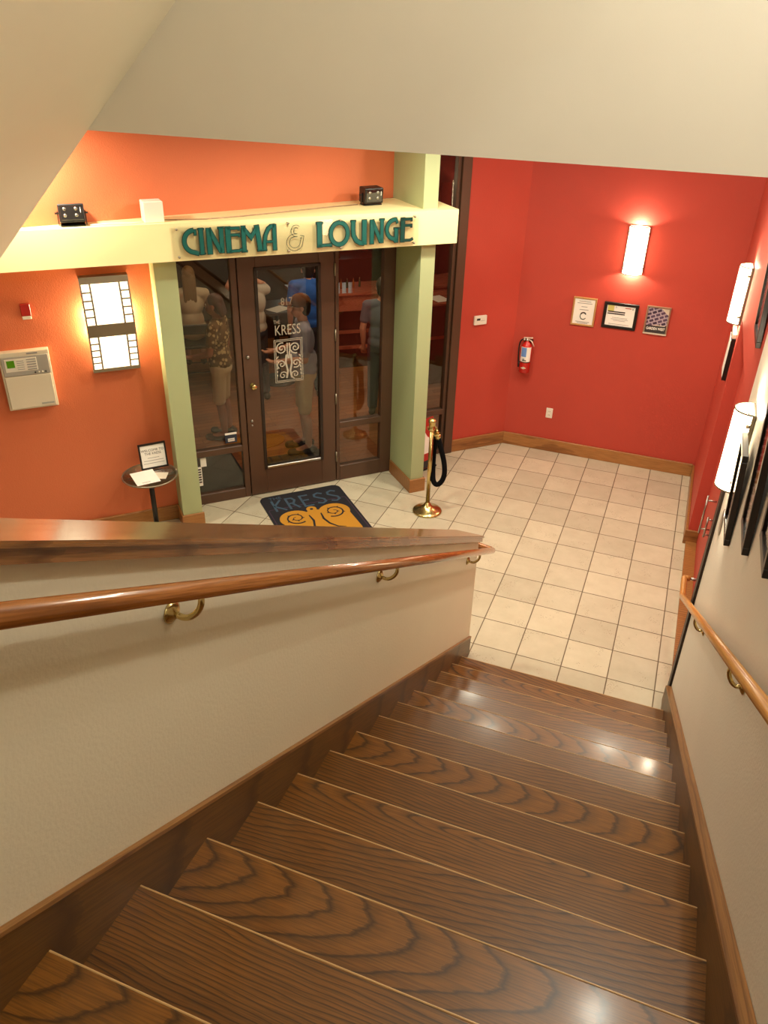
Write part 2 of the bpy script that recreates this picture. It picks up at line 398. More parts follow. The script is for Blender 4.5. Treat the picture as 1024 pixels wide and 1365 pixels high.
# ------------------------------------------------------------------ the setting
# lobby and lounge floors meet under the shop front
o = MB().prism([(-6.8, -5.6), (5, -5.6), (5, 2.80), (0.40, 2.80), (0.40, 2.66), (-6.8, 2.66)], -0.12, 0.0, 'XY').build('floor', 'tile', rot=(0, 0, FR)); struct(o, 'beige square ceramic tile floor of the lobby', 'floor')
o = MB().prism([(-3.6, 2.66), (0.40, 2.66), (0.40, 2.80), (3.9, 2.80), (3.9, 8.6), (-3.6, 8.6)], -0.12, 0.0, 'XY').build('floor', 'planks', rot=(0, 0, FR)); struct(o, 'brown plank floor of the lounge behind the glass', 'floor')
CZ = 3.45
o = MB().prism([(-6.0, -2.1), (-6.0, -.87), (-4.9, -.87), (1.55, -.87), (1.55, 3.4), (-.4, 3.4)], CZ, CZ+.12, 'XY').build('ceiling', 'ceil'); struct(o, 'flat ceiling over the lobby', 'ceiling')
o = MB().box(-6.2, -8.2, 5.6, 1.6, -0.9, 5.72).build('ceiling', 'ceil'); struct(o, 'high ceiling over the stair', 'ceiling')
o = MB().box(-4.6, -1.0, CZ, 1.43, -0.86, 5.6).build('wall_upper_landing', 'soffit'); struct(o, 'plain beige upper wall hanging across the stair', 'wall')
# sloping underside of the upper flight, top left
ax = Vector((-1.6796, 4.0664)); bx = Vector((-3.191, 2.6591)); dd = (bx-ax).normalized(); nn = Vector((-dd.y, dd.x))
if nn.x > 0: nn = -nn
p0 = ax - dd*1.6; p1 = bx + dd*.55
o = MB().prism([p0, p1, p1+nn*.18, p0+nn*.18], -1.0, -2.6, 'XZ').build('ceiling_slope', paint('bounce_lit_soffit_paint', (246, 240, 220), bump=0.06)); struct(o, 'sloping beige underside of the upper flight', 'ceiling')  # soffit paint made lighter here, standing in for bounce light on the slope

# back wall, right wall with its doorway recess, stair wall
o = MB().box(-.9, 3.265, 0, 1.56, 3.40, CZ).build('wall_back', 'red'); struct(o, 'red back wall of the lobby', 'wall')
o = MB().box(1.43, 1.83, 0, 1.56, 3.265, CZ).box(1.43, -.25, 2.10, 1.56, 1.83, CZ).box(1.525, -.25, 0, 1.60, 1.83, 2.10).build('wall_right', 'red'); struct(o, 'red right wall with a shallow doorway recess', 'wall')
o = MB().box(1.43, -8.2, -.02, 1.56, -.25, 5.6).build('wall_stair_right', paint('white_wall_paint', (226, 219, 206), bump=0.17, scale=90)); struct(o, 'white wall along the right of the stair', 'wall')
o = MB().box(1.414, -.36, 0, 1.532, -.245, 2.16).build('trim_1', 'brownd'); struct(o, 'dark brown casing at the foot of the stair wall', 'trim')
o = MB().box(1.432, -.245, 0, 1.525, 1.83, .03).build('trim_2', 'base'); struct(o, 'oak threshold strip in the doorway recess', 'trim')
# enclosure behind and beside the viewer
o = MB().box(-6.2, -8.3, -.1, 1.6, -8.15, 5.7).build('wall_rear', 'cream'); struct(o, 'wall behind the stair head', 'wall')
o = MB().box(-6.15, -8.2, -.1, -6.0, -1.9, 5.7).build('wall_far_left', 'cream'); struct(o, 'far left wall', 'wall')

# shop front (a, b, z) turned 45 degrees
def fbox(name, mat, *boxes, bev=0.0):
    m = MB()
    for q in boxes: m.box(*q, bev=bev)
    return m.build(name, mat, rot=(0, 0, FR))
o = fbox('wall_left', 'orange', (-6.2, 2.445, 0, -1.75, 2.72, 2.46)); struct(o, 'orange wall left of the glass entrance', 'wall')
m = MB(); m.prism([(-6.2, 1.62), (.336, 2.70), (.336, 2.82), (-6.2, 2.72)], 2.725, CZ, 'XY')
o = m.build('wall_left_upper', 'orange', rot=(0, 0, FR)); struct(o, 'orange wall above the entrance beam', 'wall')
o = fbox('wall_pier_left', 'green', (-1.917, 2.213, 0, -1.742, 2.62, 2.452)); struct(o, 'green pier left of the glass entrance', 'pier')
o = fbox('wall_pier_right', 'green', (.334, 2.085, 0, .471, 2.86, CZ)); struct(o, 'green pier right of the glass entrance', 'pier')
o = MB().prism([(-6.2, 2.134), (.625, 1.991), (.66, 2.66), (-6.2, 2.66)], 2.452, 2.728, 'XY').build('trim_beam', 'beam', rot=(0, 0, FR)); struct(o, 'pale yellow beam over the entrance', 'beam')
o = fbox('wall_left_return', 'red', (1.158, 2.774, 0, 1.95, 2.93, CZ)); struct(o, 'narrow red wall beside the tall window', 'wall')
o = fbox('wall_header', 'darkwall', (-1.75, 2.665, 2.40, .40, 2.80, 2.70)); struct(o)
# baseboards
BH = .145
o = MB().box(-.66, 3.243, 0, 1.41, 3.265, BH, bev=.004).build('baseboard_back', 'base'); struct(o)
o = MB().box(1.408, 1.83, 0, 1.43, 3.243, BH, bev=.004).box(1.405, 1.808, 0, 1.525, 1.83, BH, bev=.004).build('baseboard_right', 'base'); struct(o)
o = fbox('baseboard_left', 'base', (-6.2, 2.42, 0, -1.917, 2.445, BH), bev=.004); struct(o)
o = fbox('baseboard_left_return', 'base', (1.158, 2.752, 0, 1.86, 2.774, BH), bev=.004); struct(o)
o = fbox('baseboard_pier_left', 'base', (-1.932, 2.195, 0, -1.728, 2.213, BH), (-1.932, 2.213, 0, -1.917, 2.42, BH), bev=.003); struct(o)
o = fbox('baseboard_pier_right', 'base', (.316, 2.066, 0, .489, 2.085, BH), (.316, 2.085, 0, .334, 2.57, BH), (.471, 2.085, 0, .489, 2.72, BH), bev=.003); struct(o)

# glazing: left sidelight, door, right sidelight, tall window
B0 = 2.59; B1 = 2.66
def pane(name, a0, z0, a1, z1, parent, b=2.625):
    return MB().box(a0, b-.003, z0, a1, b+.003, z1).build(name, 'glass', parent)
w = fbox('window_1', 'brown', (-1.742, B0, 0, -1.695, B1, 2.452), (-1.235, B0, 0, -1.180, B1, 2.452), (-1.695, B0, 0, -1.235, B1, .105), (-1.695, B0, .505, -1.235, B1, .57), (-1.695, B0, 2.36, -1.235, B1, 2.452), bev=.004)
struct(w, 'brown framed sidelight left of the glass door', 'window'); pane('pane', -1.695, .57, -1.235, 2.36, w); pane('pane', -1.695, .105, -1.235, .505, w)
MB().box(-1.39, 2.612, .605, -1.277, 2.619, .71).build('sticker', M['denim'], w)
m = MB(); m.slot = 0; m.box(-1.39, 2.609, .69, -1.277, 2.613, .71)
for i in range(3): m.box(-1.365, 2.609, .645-i*.012, -1.30, 2.6125, .651-i*.012)
m.build('sticker_print', 'paper', w)
MB().box(-1.695, 2.610, .20, -1.64, 2.619, .40).box(-1.645, 2.610, .40, -1.59, 2.619, .49).build('paper_notice', 'paper', w)
m = MB()
for i in range(6): m.box(-1.688, 2.607, .37-i*.027, -1.648, 2.611, .383-i*.027)
m.build('notice_print', 'ink', w)
# right sidelight
w = fbox('window_2', 'brown', (-.272, B0, 0, -.236, B1, 2.452), (.212, B0, 0, .334, B1, 2.452), (-.236, B0, 0, .212, B1, .165), (-.236, B0, .585, .212, B1, .652), (-.236, B0, 2.36, .212, B1, 2.452), bev=.004)
struct(w, 'brown framed sidelight right of the glass door', 'window'); pane('pane', -.236, .652, .212, 2.36, w); pane('pane', -.236, .165, .212, .585, w)
# tall window beyond the green pier
w = fbox('window_3', 'brown', (.471, 2.77, 0, .53, 2.84, CZ), (1.060, 2.74, 0, 1.158, 2.84, CZ), (.53, 2.77, 0, 1.06, 2.84, .05), (.53, 2.77, .475, 1.06, 2.84, .535), (.53, 2.77, 2.40, 1.06, 2.84, 2.475), (1.025, 2.772, .05, 1.06, 2.84, CZ), bev=.003)
struct(w, 'tall brown framed window beside the narrow red wall', 'window')
for z0, z1 in ((.05, .475), (.535, 2.40), (2.475, 3.4)): pane('pane', .53, z0, 1.025, z1, w, 2.81)
# door
d = fbox('door_1', 'brown', (-1.172, 2.583, .012, -1.012, 2.63, 2.33), (-.432, 2.583, .012, -.283, 2.63, 2.33), (-1.012, 2.583, .012, -.432, 2.63, .292), (-1.012, 2.583, 2.215, -.432, 2.63, 2.33), bev=.003)
struct(d, 'brown glass door of the cinema lounge', 'door')
m = MB(); g = .022
for q in ((-1.03, .274, -1.012+.012, 2.233), (-.444, .274, -.414, 2.233), (-1.03, 2.203, -.414, 2.233)): m.box(q[0], 2.574, q[1], q[2], 2.632, q[3], bev=.003)
m.build('glass_bead', 'brownd', d)
MB().box(-1.0, 2.574, .28, -.444, 2.60, .305, bev=.003).build('sill_bead', 'steel', d)
pane('door_pane', -1.012, .292, -.432, 2.215, d, 2.607)
h = MB().lathe([(.026, 0), (.026, .008), (.012, .014), (.012, .035), (.024, .045), (.029, .06), (.02, .072), (0, .075)], 20, Matrix.Translation((-1.10, 2.583, 1.165)) @ WALL).build('door_knob', 'brass', d)
MB().lathe([(.016, 0), (.016, .012), (.008, .016), (0, .016)], 16, Matrix.Translation((-1.128, 2.583, 1.44)) @ WALL).build('deadbolt', 'steel', d)
MB().lathe([(.013, 0), (.013, .01), (0, .012)], 16, Matrix.Translation((-1.127, 2.583, .81)) @ WALL).lathe([(.009, 0), (.009, .01), (0, .012)], 12, Matrix.Translation((-1.127, 2.583, .765)) @ WALL).build('floor_bolt', 'steel', d)
for z in (2.16, 1.555, .915, .285): MB().tube([(-.278, 2.575, z-.055), (-.278, 2.575, z+.055)], .009, 10).build('hinge', 'nickel', d)
# the writing and the ornament on the door glass
m = MB(); m.text('817', .10, TX(-.735, 2.603, 1.905), .0004, sx=.75)
m.text('THE', .05, TX(-.835, 2.603, 1.725), .0004, sx=.7)
m.text('KRESS', .135, TX(-.735, 2.603, 1.645), .0004, sx=.70)
m.build('door_lettering', 'etch', d)
def spiral(cx, cz, r0, r1, turns, a0, n=44, sgn=1):
    return [(cx+(r0+(r1-r0)*t/n)*cos(a0+sgn*2*pi*turns*t/n), cz+(r0+(r1-r0)*t/n)*sin(a0+sgn*2*pi*turns*t/n)) for t in range(n+1)]
m = MB(); cx, cz = -.735, 1.355; hw, hh = .135, .205
for e_ in (0, .014): m.strip([(cx-hw+e_, cz-hh+e_), (cx+hw-e_, cz-hh+e_), (cx+hw-e_, cz+hh-e_), (cx-hw+e_, cz+hh-e_)], .005, 2.602, 2.6035, closed=True)
for s in (-1, 1):
    m.strip(spiral(cx+s*.065, cz+.12, .004, .056, 1.8, 0, sgn=s), .012, 2.602, 2.6035)
    m.strip(spiral(cx+s*.07, cz-.03, .004, .045, 1.5, 1.0, sgn=-s), .011, 2.602, 2.6035)
    m.strip(spiral(cx+s*.06, cz-.14, .004, .042, 1.4, 2.0, sgn=s), .010, 2.602, 2.6035)
    m.strip([(cx+s*.02, cz+.06), (cx+s*.03, cz-.02), (cx+s*.012, cz-.10), (cx+s*.025, cz-.17)], .018, 2.602, 2.6035)
    m.strip([(cx+s*.01, cz+.17), (cx+s*.012, cz+.10), (cx+s*.004, cz+.02)], .012, 2.602, 2.6035)
    for i in range(6): m.strip([(cx+s*(.10+.003*i), cz+.05-i*.035), (cx+s*(.115), cz+.03-i*.035)], .010, 2.602, 2.6035)
m.build('door_ornament', 'etch', d)

# ------------------------------------------------------------------ staircase
HS, DS, Y1 = .1598, .2778, -.694
NST = 18
XL, XR = .002, 1.389
st = thing('staircase', 'varnished oak staircase leading down to the tiled lobby', 'stairs', (0, 0, 0))
base_tread = base_riser = None
for k in range(1, NST+1):
    yk = Y1-(k-1)*DS; zk = HS*k
    if base_tread is None:
        m = MB(); m.box(XL-.009, -DS-.028, -.028, XR+.012, 0, 0, bev=.006, seg=3)
        base_tread = m.build('tread', 'tread', st); t = base_tread
        base_edge = MB().box(XL, -.0036, -.0036, XR, .0010, .0010, bev=.0015).build('lit_worn_edge', 'edge', base_tread)  # pale strip paints in the nosing's highlight together with its wear
        m = MB(); m.box(XL-.008, -.040, -HS, XR+.010, -.020, -.0282)
        base_riser = m.build('riser', 'riser', st); r = base_riser
    else:
        t = base_tread.copy(); COL.objects.link(t); t.parent = st
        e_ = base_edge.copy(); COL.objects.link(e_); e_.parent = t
        r = base_riser.copy(); COL.objects.link(r); r.parent = st
    t.location = (0, yk, zk); r.location = (0, yk, zk)
SL = HS/DS
def ztop(y): return .118 + SL*(-.40-y)
yt = Y1-NST*DS
for nm, x0, x1 in (('stringer', -.0105, .002), ('stringer', 1.389, 1.4285)):
    y0 = -.45 if x0 < 1 else -.40
    m = MB(); m.prism([(y0, .0), (y0, ztop(y0)), (yt, ztop(yt)), (yt, ztop(yt)-.42), (-1.2, 0)], x0, x1, 'YZ')
    m.build(nm, 'string', st)
    m = MB(); m.prism([(y0-.005, ztop(y0)-.002), (y0+.003, ztop(y0)+.010), (yt, ztop(yt)+.012), (yt, ztop(yt))], x0-.0, x1+.003 if x0 < 1 else x1, 'YZ')
    m.build('stringer_edge', 'baseY', st)
# upper landing
o = MB().box(-2.2, -8.2, HS*(NST)-.15, 1.43, yt+.0, HS*(NST)-.005).build('floor', 'tread'); struct(o, 'landing at the head of the stair', 'floor')
# knee wall on the left with its oak cap
def zc(y): return 1.027 + SL*(-.43-y)
o = MB().prism([(-.45, 0), (-.45, zc(-.45)-.045), (yt, zc(yt)-.045), (yt-.0, 0)], -.012, -.16, 'YZ').build('wall_stair_left', 'cream'); struct(o, 'sloping cream knee wall left of the stair', 'wall')
m = MB()
y0 = -.437
m.prism([(y0, zc(y0)-.020), (y0, zc(y0)), (yt, zc(yt)), (yt, zc(yt)-.020)], .024, -.188, 'YZ')
bmesh.ops.bevel(m.bm, geom=m.bm.edges[:], offset=.006, segments=2, affect='EDGES')
m.prism([(y0-.008, zc(y0)-.047), (y0-.008, zc(y0)-.018), (yt, zc(yt)-.018), (yt, zc(yt)-.047)], .013, -.176, 'YZ')
o = m.build('trim_3', 'cap'); struct(o, 'dark oak cap board on the sloping knee wall', 'wall cap')

def bend(pts, r, n=7):
    out = [Vector(pts[0])]
    for a, b, c in zip(pts, pts[1:], pts[2:]):
        a, b, c = Vector(a), Vector(b), Vector(c); u = (a-b).normalized(); v = (c-b).normalized()
        p = b+u*min(r, (a-b).length*.49); q = b+v*min(r, (c-b).length*.49)
        for i in range(n+1):
            t = i/n; out.append(p*(1-t)**2+b*2*t*(1-t)+q*t*t)
    return out+[Vector(pts[-1])]
def zr(y): return .842 + .571*(-.30-y)
hr = thing('handrail', 'round varnished handrail on the cream knee wall with brass brackets', 'handrail', (0, 0, 0))
m = MB(); RX = .065
pts = bend([(RX, -7.0, zr(-7.0)), (RX, -.305, zr(-.305)), (-.09, -.305, zr(-.305)+.02), (-.09, -.449, zr(-.305)+.02)], .035)
m.tube(pts, .0225, 18); m.build('rail', 'rail', hr)
def bracket(y, parent, x_wall, x_rail, zrail, s=1):
    zz = zrail-.085
    m = MB(); m.lathe([(.030, 0), (.030, .004), (.022, .010), (.012, .016), (0, .017)], 20, Matrix.Translation((x_wall, y, zz)) @ Matrix.Rotation(s*pi/2, 4, 'Y'))
    b = m.build('bracket_rose', 'brass', parent)
    m = MB()
    m.tube(bend([(x_wall, y, zz), (x_wall+(x_rail-x_wall)*.55, y, zz-.012), (x_rail, y+.012, zz+.02), (x_rail, y+.02, zrail-.020)], .04), [.008]*17+[.006], 10)
    m.tube([(x_rail, y-.012, zrail-.020+.02*.571*1.6), (x_rail, y+.055, zrail-.024-.035*.571)], .008, 8, flat=1.6)
    m.build('bracket_arm', 'brass', b)
for y in (-3.75, -2.37, -.74): bracket(y, hr, -.012, RX, zr(y))
h2 = thing('handrail', 'light oak handrail on the white wall right of the stair', 'handrail', (0, 0, 0))
m = MB(); RX2 = 1.372
def zr2(y): return .655 + .571*(-.06-y)
pts = bend([(RX2, -7.0, zr2(-7.0)), (RX2, -.06, zr2(-.06)), (RX2, .19, zr2(-.06)-.002), (1.412, .19, zr2(-.06)-.002)], .02)
m.tube(pts, .021, 16); m.build('rail', 'railr', h2)
MB().tube([(1.412, .19, zr2(-.06)-.002), (1.432, .19, zr2(-.06)-.002), (1.520, .19, zr2(-.06)-.002)], .011, 14).build('wall_post', 'steel', h2)
for y in (-2.6, -1.2): bracket(y, h2, 1.43, RX2, zr2(y), -1)

# ------------------------------------------------------------------ sign on the beam
sg = thing('sign', 'clear sign panel with teal CINEMA & LOUNGE letters on the yellow beam', 'sign', F(-.765, 2.02, 2.58), FR-.0225)
SX = Matrix.Translation((.765, 0, -2.58))
m = MB(SX); m.box(-1.775, -.026, 2.468, .238, -.020, 2.705, bev=.001, X=Matrix.Translation((-.765, 0, 0)) @ Matrix.Rotation(-.008, 4, 'Z') @ Matrix.Translation((.765, 0, 0))); m.build('acrylic_panel', 'acrylic', sg)
for a, z in ((-1.745, 2.688), (-1.745, 2.487), (-.905+.02, 2.692), (-.905+.02, 2.482), (-.45, 2.694), (-.45, 2.48), (.205, 2.692), (.205, 2.482)):
    MB(SX @ Matrix.Translation((a, 0, z)) @ WALL).lathe([(.005, 0), (.005, .026), (.009, .026), (.009, .033), (.004, .036), (0, .036)], 12).build('standoff_screw', 'nickel', sg)
def arc(cx, cz, rx, rz, a0, a1, n=18): return [(cx+rx*cos(radians(a0+(a1-a0)*i/n)), cz+rz*sin(radians(a0+(a1-a0)*i/n))) for i in range(n+1)]
# strokes in a unit box: (polyline, width of stroke)
LET = {
 'C': [(arc(.78, .52, .58, .42, 92, 250, 20)+[(.98, .045)], .20), ([(.76, .92), (.86, .92), (.86, .76)], .10)],
 'I': [([(.5, 0), (.5, 1)], .52), ([(.08, .03), (.92, .03)], .06), ([(.08, .97), (.92, .97)], .06)],
 'N': [([(.17, 0), (.17, .98)], .24), ([(.18, .96), (.78, .06)], .20), ([(.84, .02), (.84, 1)], .20), ([(.68, .98), (1, .98)], .06)],
 'E': [([(.2, 0), (.2, 1)], .27), ([(.1, .94), (.86, .94)], .11), ([(.3, .68), (.86, .68)], .10), ([(.2, .055), (.8, .055), (.98, .11)], .11), ([(.86, .98), (.86, .86)], .07), ([(.86, .72), (.86, .60)], .07)],
 'M': [([(.12, 0), (.12, 1)], .18), ([(.10, .95), (.47, .55), (.80, .95)], .15), ([(.76, 1), (.90, 0)], .20), ([(0, .02), (.26, .02)], .05), ([(.76, .02), (1.04, .02)], .05)],
 'A': [([(.12, 0), (.13, .28), (.22, .6), (.42, .85), (.62, .94), (.86, .955)], .21), ([(.84, 0), (.84, 1)], .24), ([(.2, .34), (.84, .34)], .10), ([(0, .02), (.26, .02)], .05)],
 'L': [([(.2, 0), (.2, 1)], .28), ([(.1, .06), (.98, .06)], .12), ([(0, .97), (.42, .97)], .06), ([(.95, .12), (.95, .0)], .08)],
 'O': [(arc(.5, .5, .41, .445, 0, 360, 28), .17)],
 'U': [([(.14, 1), (.13, .62), (.17, .38), (.32, .18), (.55, .07), (.78, .045)], .21), ([(.80, 0), (.80, 1)], .25), ([(.0, .97), (.28, .97)], .05)],
 'G': [(arc(.68, .55, .52, .40, 80, 262, 18)+[(.80, .05)], .19), ([(.76, .95), (.82, .80)], .10), ([(.78, 0), (.78, .60)], .22), ([(.62, .58), (1.0, .58)], .06)],
}
SPOT = [('C', -1.722, -1.592), ('I', -1.594, -1.540), ('N', -1.532, -1.392), ('E', -1.388, -1.258), ('M', -1.262, -1.098), ('A', -1.094, -.980),
        ('L', -.654, -.525), ('O', -.550, -.372), ('U', -.362, -.216), ('N', -.200, -.070), ('G', -.068, .070), ('E', .072, .192)]
for ch, a0, a1 in SPOT:
    z0, z1 = (2.497, 2.688); w_ = a1-a0; h_ = z1-z0
    face = MB(SX); edge = MB(SX)
    for line, sw in LET[ch]:
        pl = [(a0+x*w_, z0+z*h_) for x, z in line]; wd = sw*min(w_, .16)*1.03
        cl = ch == 'O'
        if cl: pl = pl[:-1]
        face.strip(pl, wd, -.0325, -.0275, closed=cl)
        if not cl:
            p, q = Vector(pl[0]), Vector(pl[1]); p2 = p+(p-q).normalized()*.005
            p, q = Vector(pl[-1]), Vector(pl[-2]); p3 = p+(p-q).normalized()*.005
            pl = [tuple(p2)]+pl[1:-1]+[tuple(p3)]
        edge.strip(pl, wd+.011, -.0290, -.0262, closed=cl)
    f1 = face.build('letter', 'teal', sg); edge.build('letter_outline', 'tealo', f1)
# the outlined ampersand
m = MB(SX)
def amp(w0):
    up = arc(-.822, 2.632, .030, .033, 40, 270, 16); lo = arc(-.835, 2.545, .055, .053, 95, 345, 22)
    return up+[(-.815, 2.599)], [(-.812, 2.599)]+lo+[(-.775, 2.56), (-.768, 2.585), (-.79, 2.585)]
for line in amp(0):
    for s in (-.011, .011):
        P_ = [Vector(p) for p in line]; o_ = []
        for i in range(len(P_)):
            t = (P_[min(i+1, len(P_)-1)]-P_[max(i-1, 0)]).normalized(); o_.append(P_[i]+Vector((-t.y, t.x))*s)
        m.strip([tuple(p) for p in o_], .0035, -.029, -.0265)
m.build('ampersand', 'tealo', sg)

# flood lights, white box and cable on top of the beam
def flood(loc, rz, label, tilt):
    t = thing('flood_light', label, 'light', loc, rz, group=None)
    m = MB(); m.box(-.085, -.045, 0, .085, .045, .010, bev=.003); m.box(-.098, -.012, .004, -.091, .012, .10, bev=.002); m.box(.091, -.012, .004, .098, .012, .10, bev=.002)
    m.tube([(-.112, 0, .085), (.112, 0, .085)], .007, 10)
    m.build('yoke', 'blackm', t)
    X = Matrix.Translation((0, 0, .082)) @ Matrix.Rotation(tilt, 4, 'X')
    m = MB(X); m.box(-.088, -.06, -.062, .088, .055, .062, bev=.008, seg=2); b = m.build('housing', 'black', t)
    m = MB(X); m.box(-.078, -.064, -.05, .078, -.058, .05, bev=.004); m.build('front_glass', plain('dark_lens', (30, 26, 26), .08, coat=1.0), b)
    for x, z in ((-.045, .028), (.032, .028), (-.045, -.016), (.032, -.016)):
        MB(X @ Matrix.Translation((x, -.064, z)) @ WALL).lathe([(.013, 0), (.012, .003), (.006, .006), (0, .007)], 14).build('reflector', 'steel', b)
    MB(X).box(.06, -.067, .0, .064, -.063, .036).build('rating_mark', 'paper', b)
    return t
flood(F(-2.45, 2.165, 2.7285), FR-.04, 'black flood light on the left end of the yellow beam', -.22)
flood(F(-.012, 2.40, 2.7285), FR+.10, 'black flood light on the beam beside the green pier', .06)
m = MB(); m.box(-.072, -.002, 0, .072, .13, .148, bev=.004); t = m.build('junction_box', 'white', loc=F(-1.882, 2.10, 2.7285), rot=(0, 0, FR+.03)); tag(t, 'white metal box on the beam above the C of the sign', 'box')
m = MB()
m.tube([F(-2.34, 2.12, 2.733), F(-2.2, 2.14, 2.733), F(-2.05, 2.11, 2.733), F(-1.965, 2.13, 2.733)], .004, 8)
t = m.build('cable', 'white'); tag(t, 'thin white cable from the left flood light to the white box', 'cable')
m = MB()
m.tube([F(-1.80, 2.17, 2.733), F(-1.5, 2.12, 2.733), F(-1.2, 2.16, 2.733), F(-.8, 2.26, 2.733), F(-.4, 2.36, 2.733), F(-.13, 2.41, 2.733)], .004, 8)
t = m.build('cable', 'silverf'); tag(t, 'thin cable along the beam from the white box to the right flood light', 'cable')

# ------------------------------------------------------------------ wall lamps
def tube_sconce(loc, rz, label):
    t = thing('wall_sconce', label, 'wall lamp', loc, rz, 'half round wall sconces on the red and white walls')
    w_, h_, dp = .185, .445, .10
    prof = [(-w_/2*cos(pi*i/14), -.012-dp*sin(pi*i/14)*.92) for i in range(15)]
    m = MB()
    T = m.bm
    for zz in (0,):
        vs = [[T.verts.new(Vector((p[0], p[1], z))) for p in prof] for z in (-h_/2, h_/2)]
        for i in range(14):
            f = T.faces.new((vs[0][i], vs[0][i+1], vs[1][i+1], vs[1][i])); f.smooth = True
    m.build('glass_shade', 'shade', t)
    m = MB(); m.box(-w_/2-.004, -.012, -h_/2-.004, w_/2+.004, -.0005, h_/2+.004, bev=.002)
    m.build('back_plate', 'nickel', t)
    m = MB()
    for z in (-h_/2, h_/2): m.strip(prof, .005, z-.004, z+.004, 'XY')
    for s in (-1, 1): m.box(s*(w_/2)-.004, -.02, -h_/2, s*(w_/2)+.004, -.010, h_/2)
    for z in (-h_/2+.06, h_/2-.06):
        for s in (-1, 1):
            m.tube([(s*(w_/2-.004), -.022, z), (s*(w_/2+.004), -.034, z)], .010, 10)
    m.build('metal_frame', 'nickel', t)
    return t
tube_sconce((.436, 3.265, 2.265), 0, 'half round lit sconce above the framed papers on the red back wall')
tube_sconce((1.43, 2.0, 2.255), -pi/2, 'half round lit sconce at the far end of the red right wall')
tube_sconce((1.43, -.74, 2.10), -pi/2, 'half round lit sconce on the white wall beside the black frames')

fs = thing('film_strip_sconce', 'large film strip shaped wall lamp lit on the orange wall', 'wall lamp', F(-2.285, 2.445, 1.92), FR)
W2, H2 = .186, .385
def fdep(z):
    t = (z+H2)/(2*H2); return -.075-.062*sin(pi*t)**1.0
NZ = 24; zs = [-H2+2*H2*i/NZ for i in range(NZ+1)]
def curved(x0, x1, z0, z1, off, th, n=10):
    m = MB(); T = m.bm; A = []
    for i in range(n+1):
        z = z0+(z1-z0)*i/n; y = fdep(z)-off
        A.append([T.verts.new(Vector(p)) for p in ((x0, y, z), (x1, y, z), (x1, y+th, z), (x0, y+th, z))])
    for a, b in zip(A, A[1:]):
        for k in range(4): T.faces.new((a[k], a[(k+1) % 4], b[(k+1) % 4], b[k]))
    T.faces.new(A[0]); T.faces.new(A[-1][::-1])
    return m
gp = curved(-W2+.004, W2-.004, -H2+.02, H2-.02, 0, .004, 24).build('glass_panel', 'shadef', fs)
fr = MB()
def add(x0, x1, z0, z1, n=8):
    T = curved(x0, x1, z0, z1, .004, .007, n); me = bpy.data.meshes.new('x'); T.bm.to_mesh(me); T.bm.free(); fr.mesh(me); bpy.data.meshes.remove(me)
add(-W2, W2, H2-.05, H2); add(-W2, W2, -H2, -H2+.03); add(-W2, W2, -.075, .025)
for x in (-W2, W2-.012): add(x, x+.012, -H2, H2, 24)
for x in (-.117, .104): add(x, x+.013, -H2, H2, 24)
for s in (-1, 1):
    for i in range(1, 5):
        x0, x1 = (-W2, -.11) if s < 0 else (.11, W2)
        zz = .025+(H2-.05-.025)*i/5; add(x0, x1, zz-.0055, zz+.0055, 2)
        zz = -H2+.03+(H2-.075-.03)*i/5; add(x0, x1, zz-.0055, zz+.0055, 2)
fr.box(-W2, -.076, H2-.003, W2, -.0005, H2); fr.box(-W2, -.076, -H2, W2, -.0005, -H2+.003)
fr.build('metal_frame', 'nickel', fs)
MB().box(-.10, -.02, -H2+.05, .10, -.0005, H2-.05).build('back_plate', 'white', fs)

def lamp(name, loc, power, radius=.05, color=(1, .86, .68), typ='POINT', **kw):
    l = bpy.data.lights.new(name, typ); l.energy = power; l.color = color
    if typ in ('POINT', 'SPOT'): l.shadow_soft_size = radius
    for k, v in kw.items(): setattr(l, k, v)
    o = bpy.data.objects.new(name, l); COL.objects.link(o); o.location = loc
    return o
WARM = (1.0, .97, .77)
for p in (-.16, .05, .2):
    pass
for a_ in (-.13, .13):
    for z_, p_ in ((2.0, 9), (1.86, 8)): lamp('sconce_bulb', F(-2.285+a_, 2.405, z_), p_, .02, (1, .74, .40))
for x, y, z in ((.436, 3.215, 2.46), (.436, 3.215, 2.07), (1.38, 2.0, 2.45), (1.38, 2.0, 2.06), (1.38, -.74, 2.295), (1.38, -.74, 1.905)):
    lamp('sconce_bulb', (x, y, z), 13, .02, (1, .84, .62))
# ceiling downlights
def downlight(x, y, z, power, color=WARM, ang=150):
    t = thing('downlight', 'unseen round recessed ceiling downlight', 'ceiling light', (x, y, z), 0, 'recessed downlights in the ceilings')
    m = MB(); m.lathe([(.085, 0), (.11, 0), (.112, -.008), (.085, -.012), (.085, 0)], 28, cap=False); m.build('trim_ring', 'white', t)
    MB().lathe([(0, -.002), (.084, -.002)], 28, cap=False).build('lens', 'lampf', t)
    l = lamp('downlight_lamp', (x, y, z-.03), power, .09, color, 'AREA', shape='DISK', size=.17)
    return t
P1 = 36
for x, y, p in ((-3.25, -.64, 34), (-1.45, .10, 26), (-1.0, .9, 17), (.05, .55, 15), (-.35, 1.50, 22), (1.15, 1.0, 32)): downlight(x, y, CZ, p)
for x, y, p in ((.6, -6.6, 34), (1.40, -1.70, 24), (-2.4, -4.4, 26)): downlight(x, y, 5.6, p, (1, .97, .82))  # landing and left lamps are unseen fill, added over the stair
tube_sconce((1.43, -2.8, 4.60), -pi/2, 'added half round fill sconce, unseen, high beside the head of the stair')  # unseen sconce, added to brighten the slope, upper wall and knee wall
for z in (4.79, 4.41): lamp('sconce_bulb', (1.38, -2.8, z), 9, .02, (1, .94, .78))
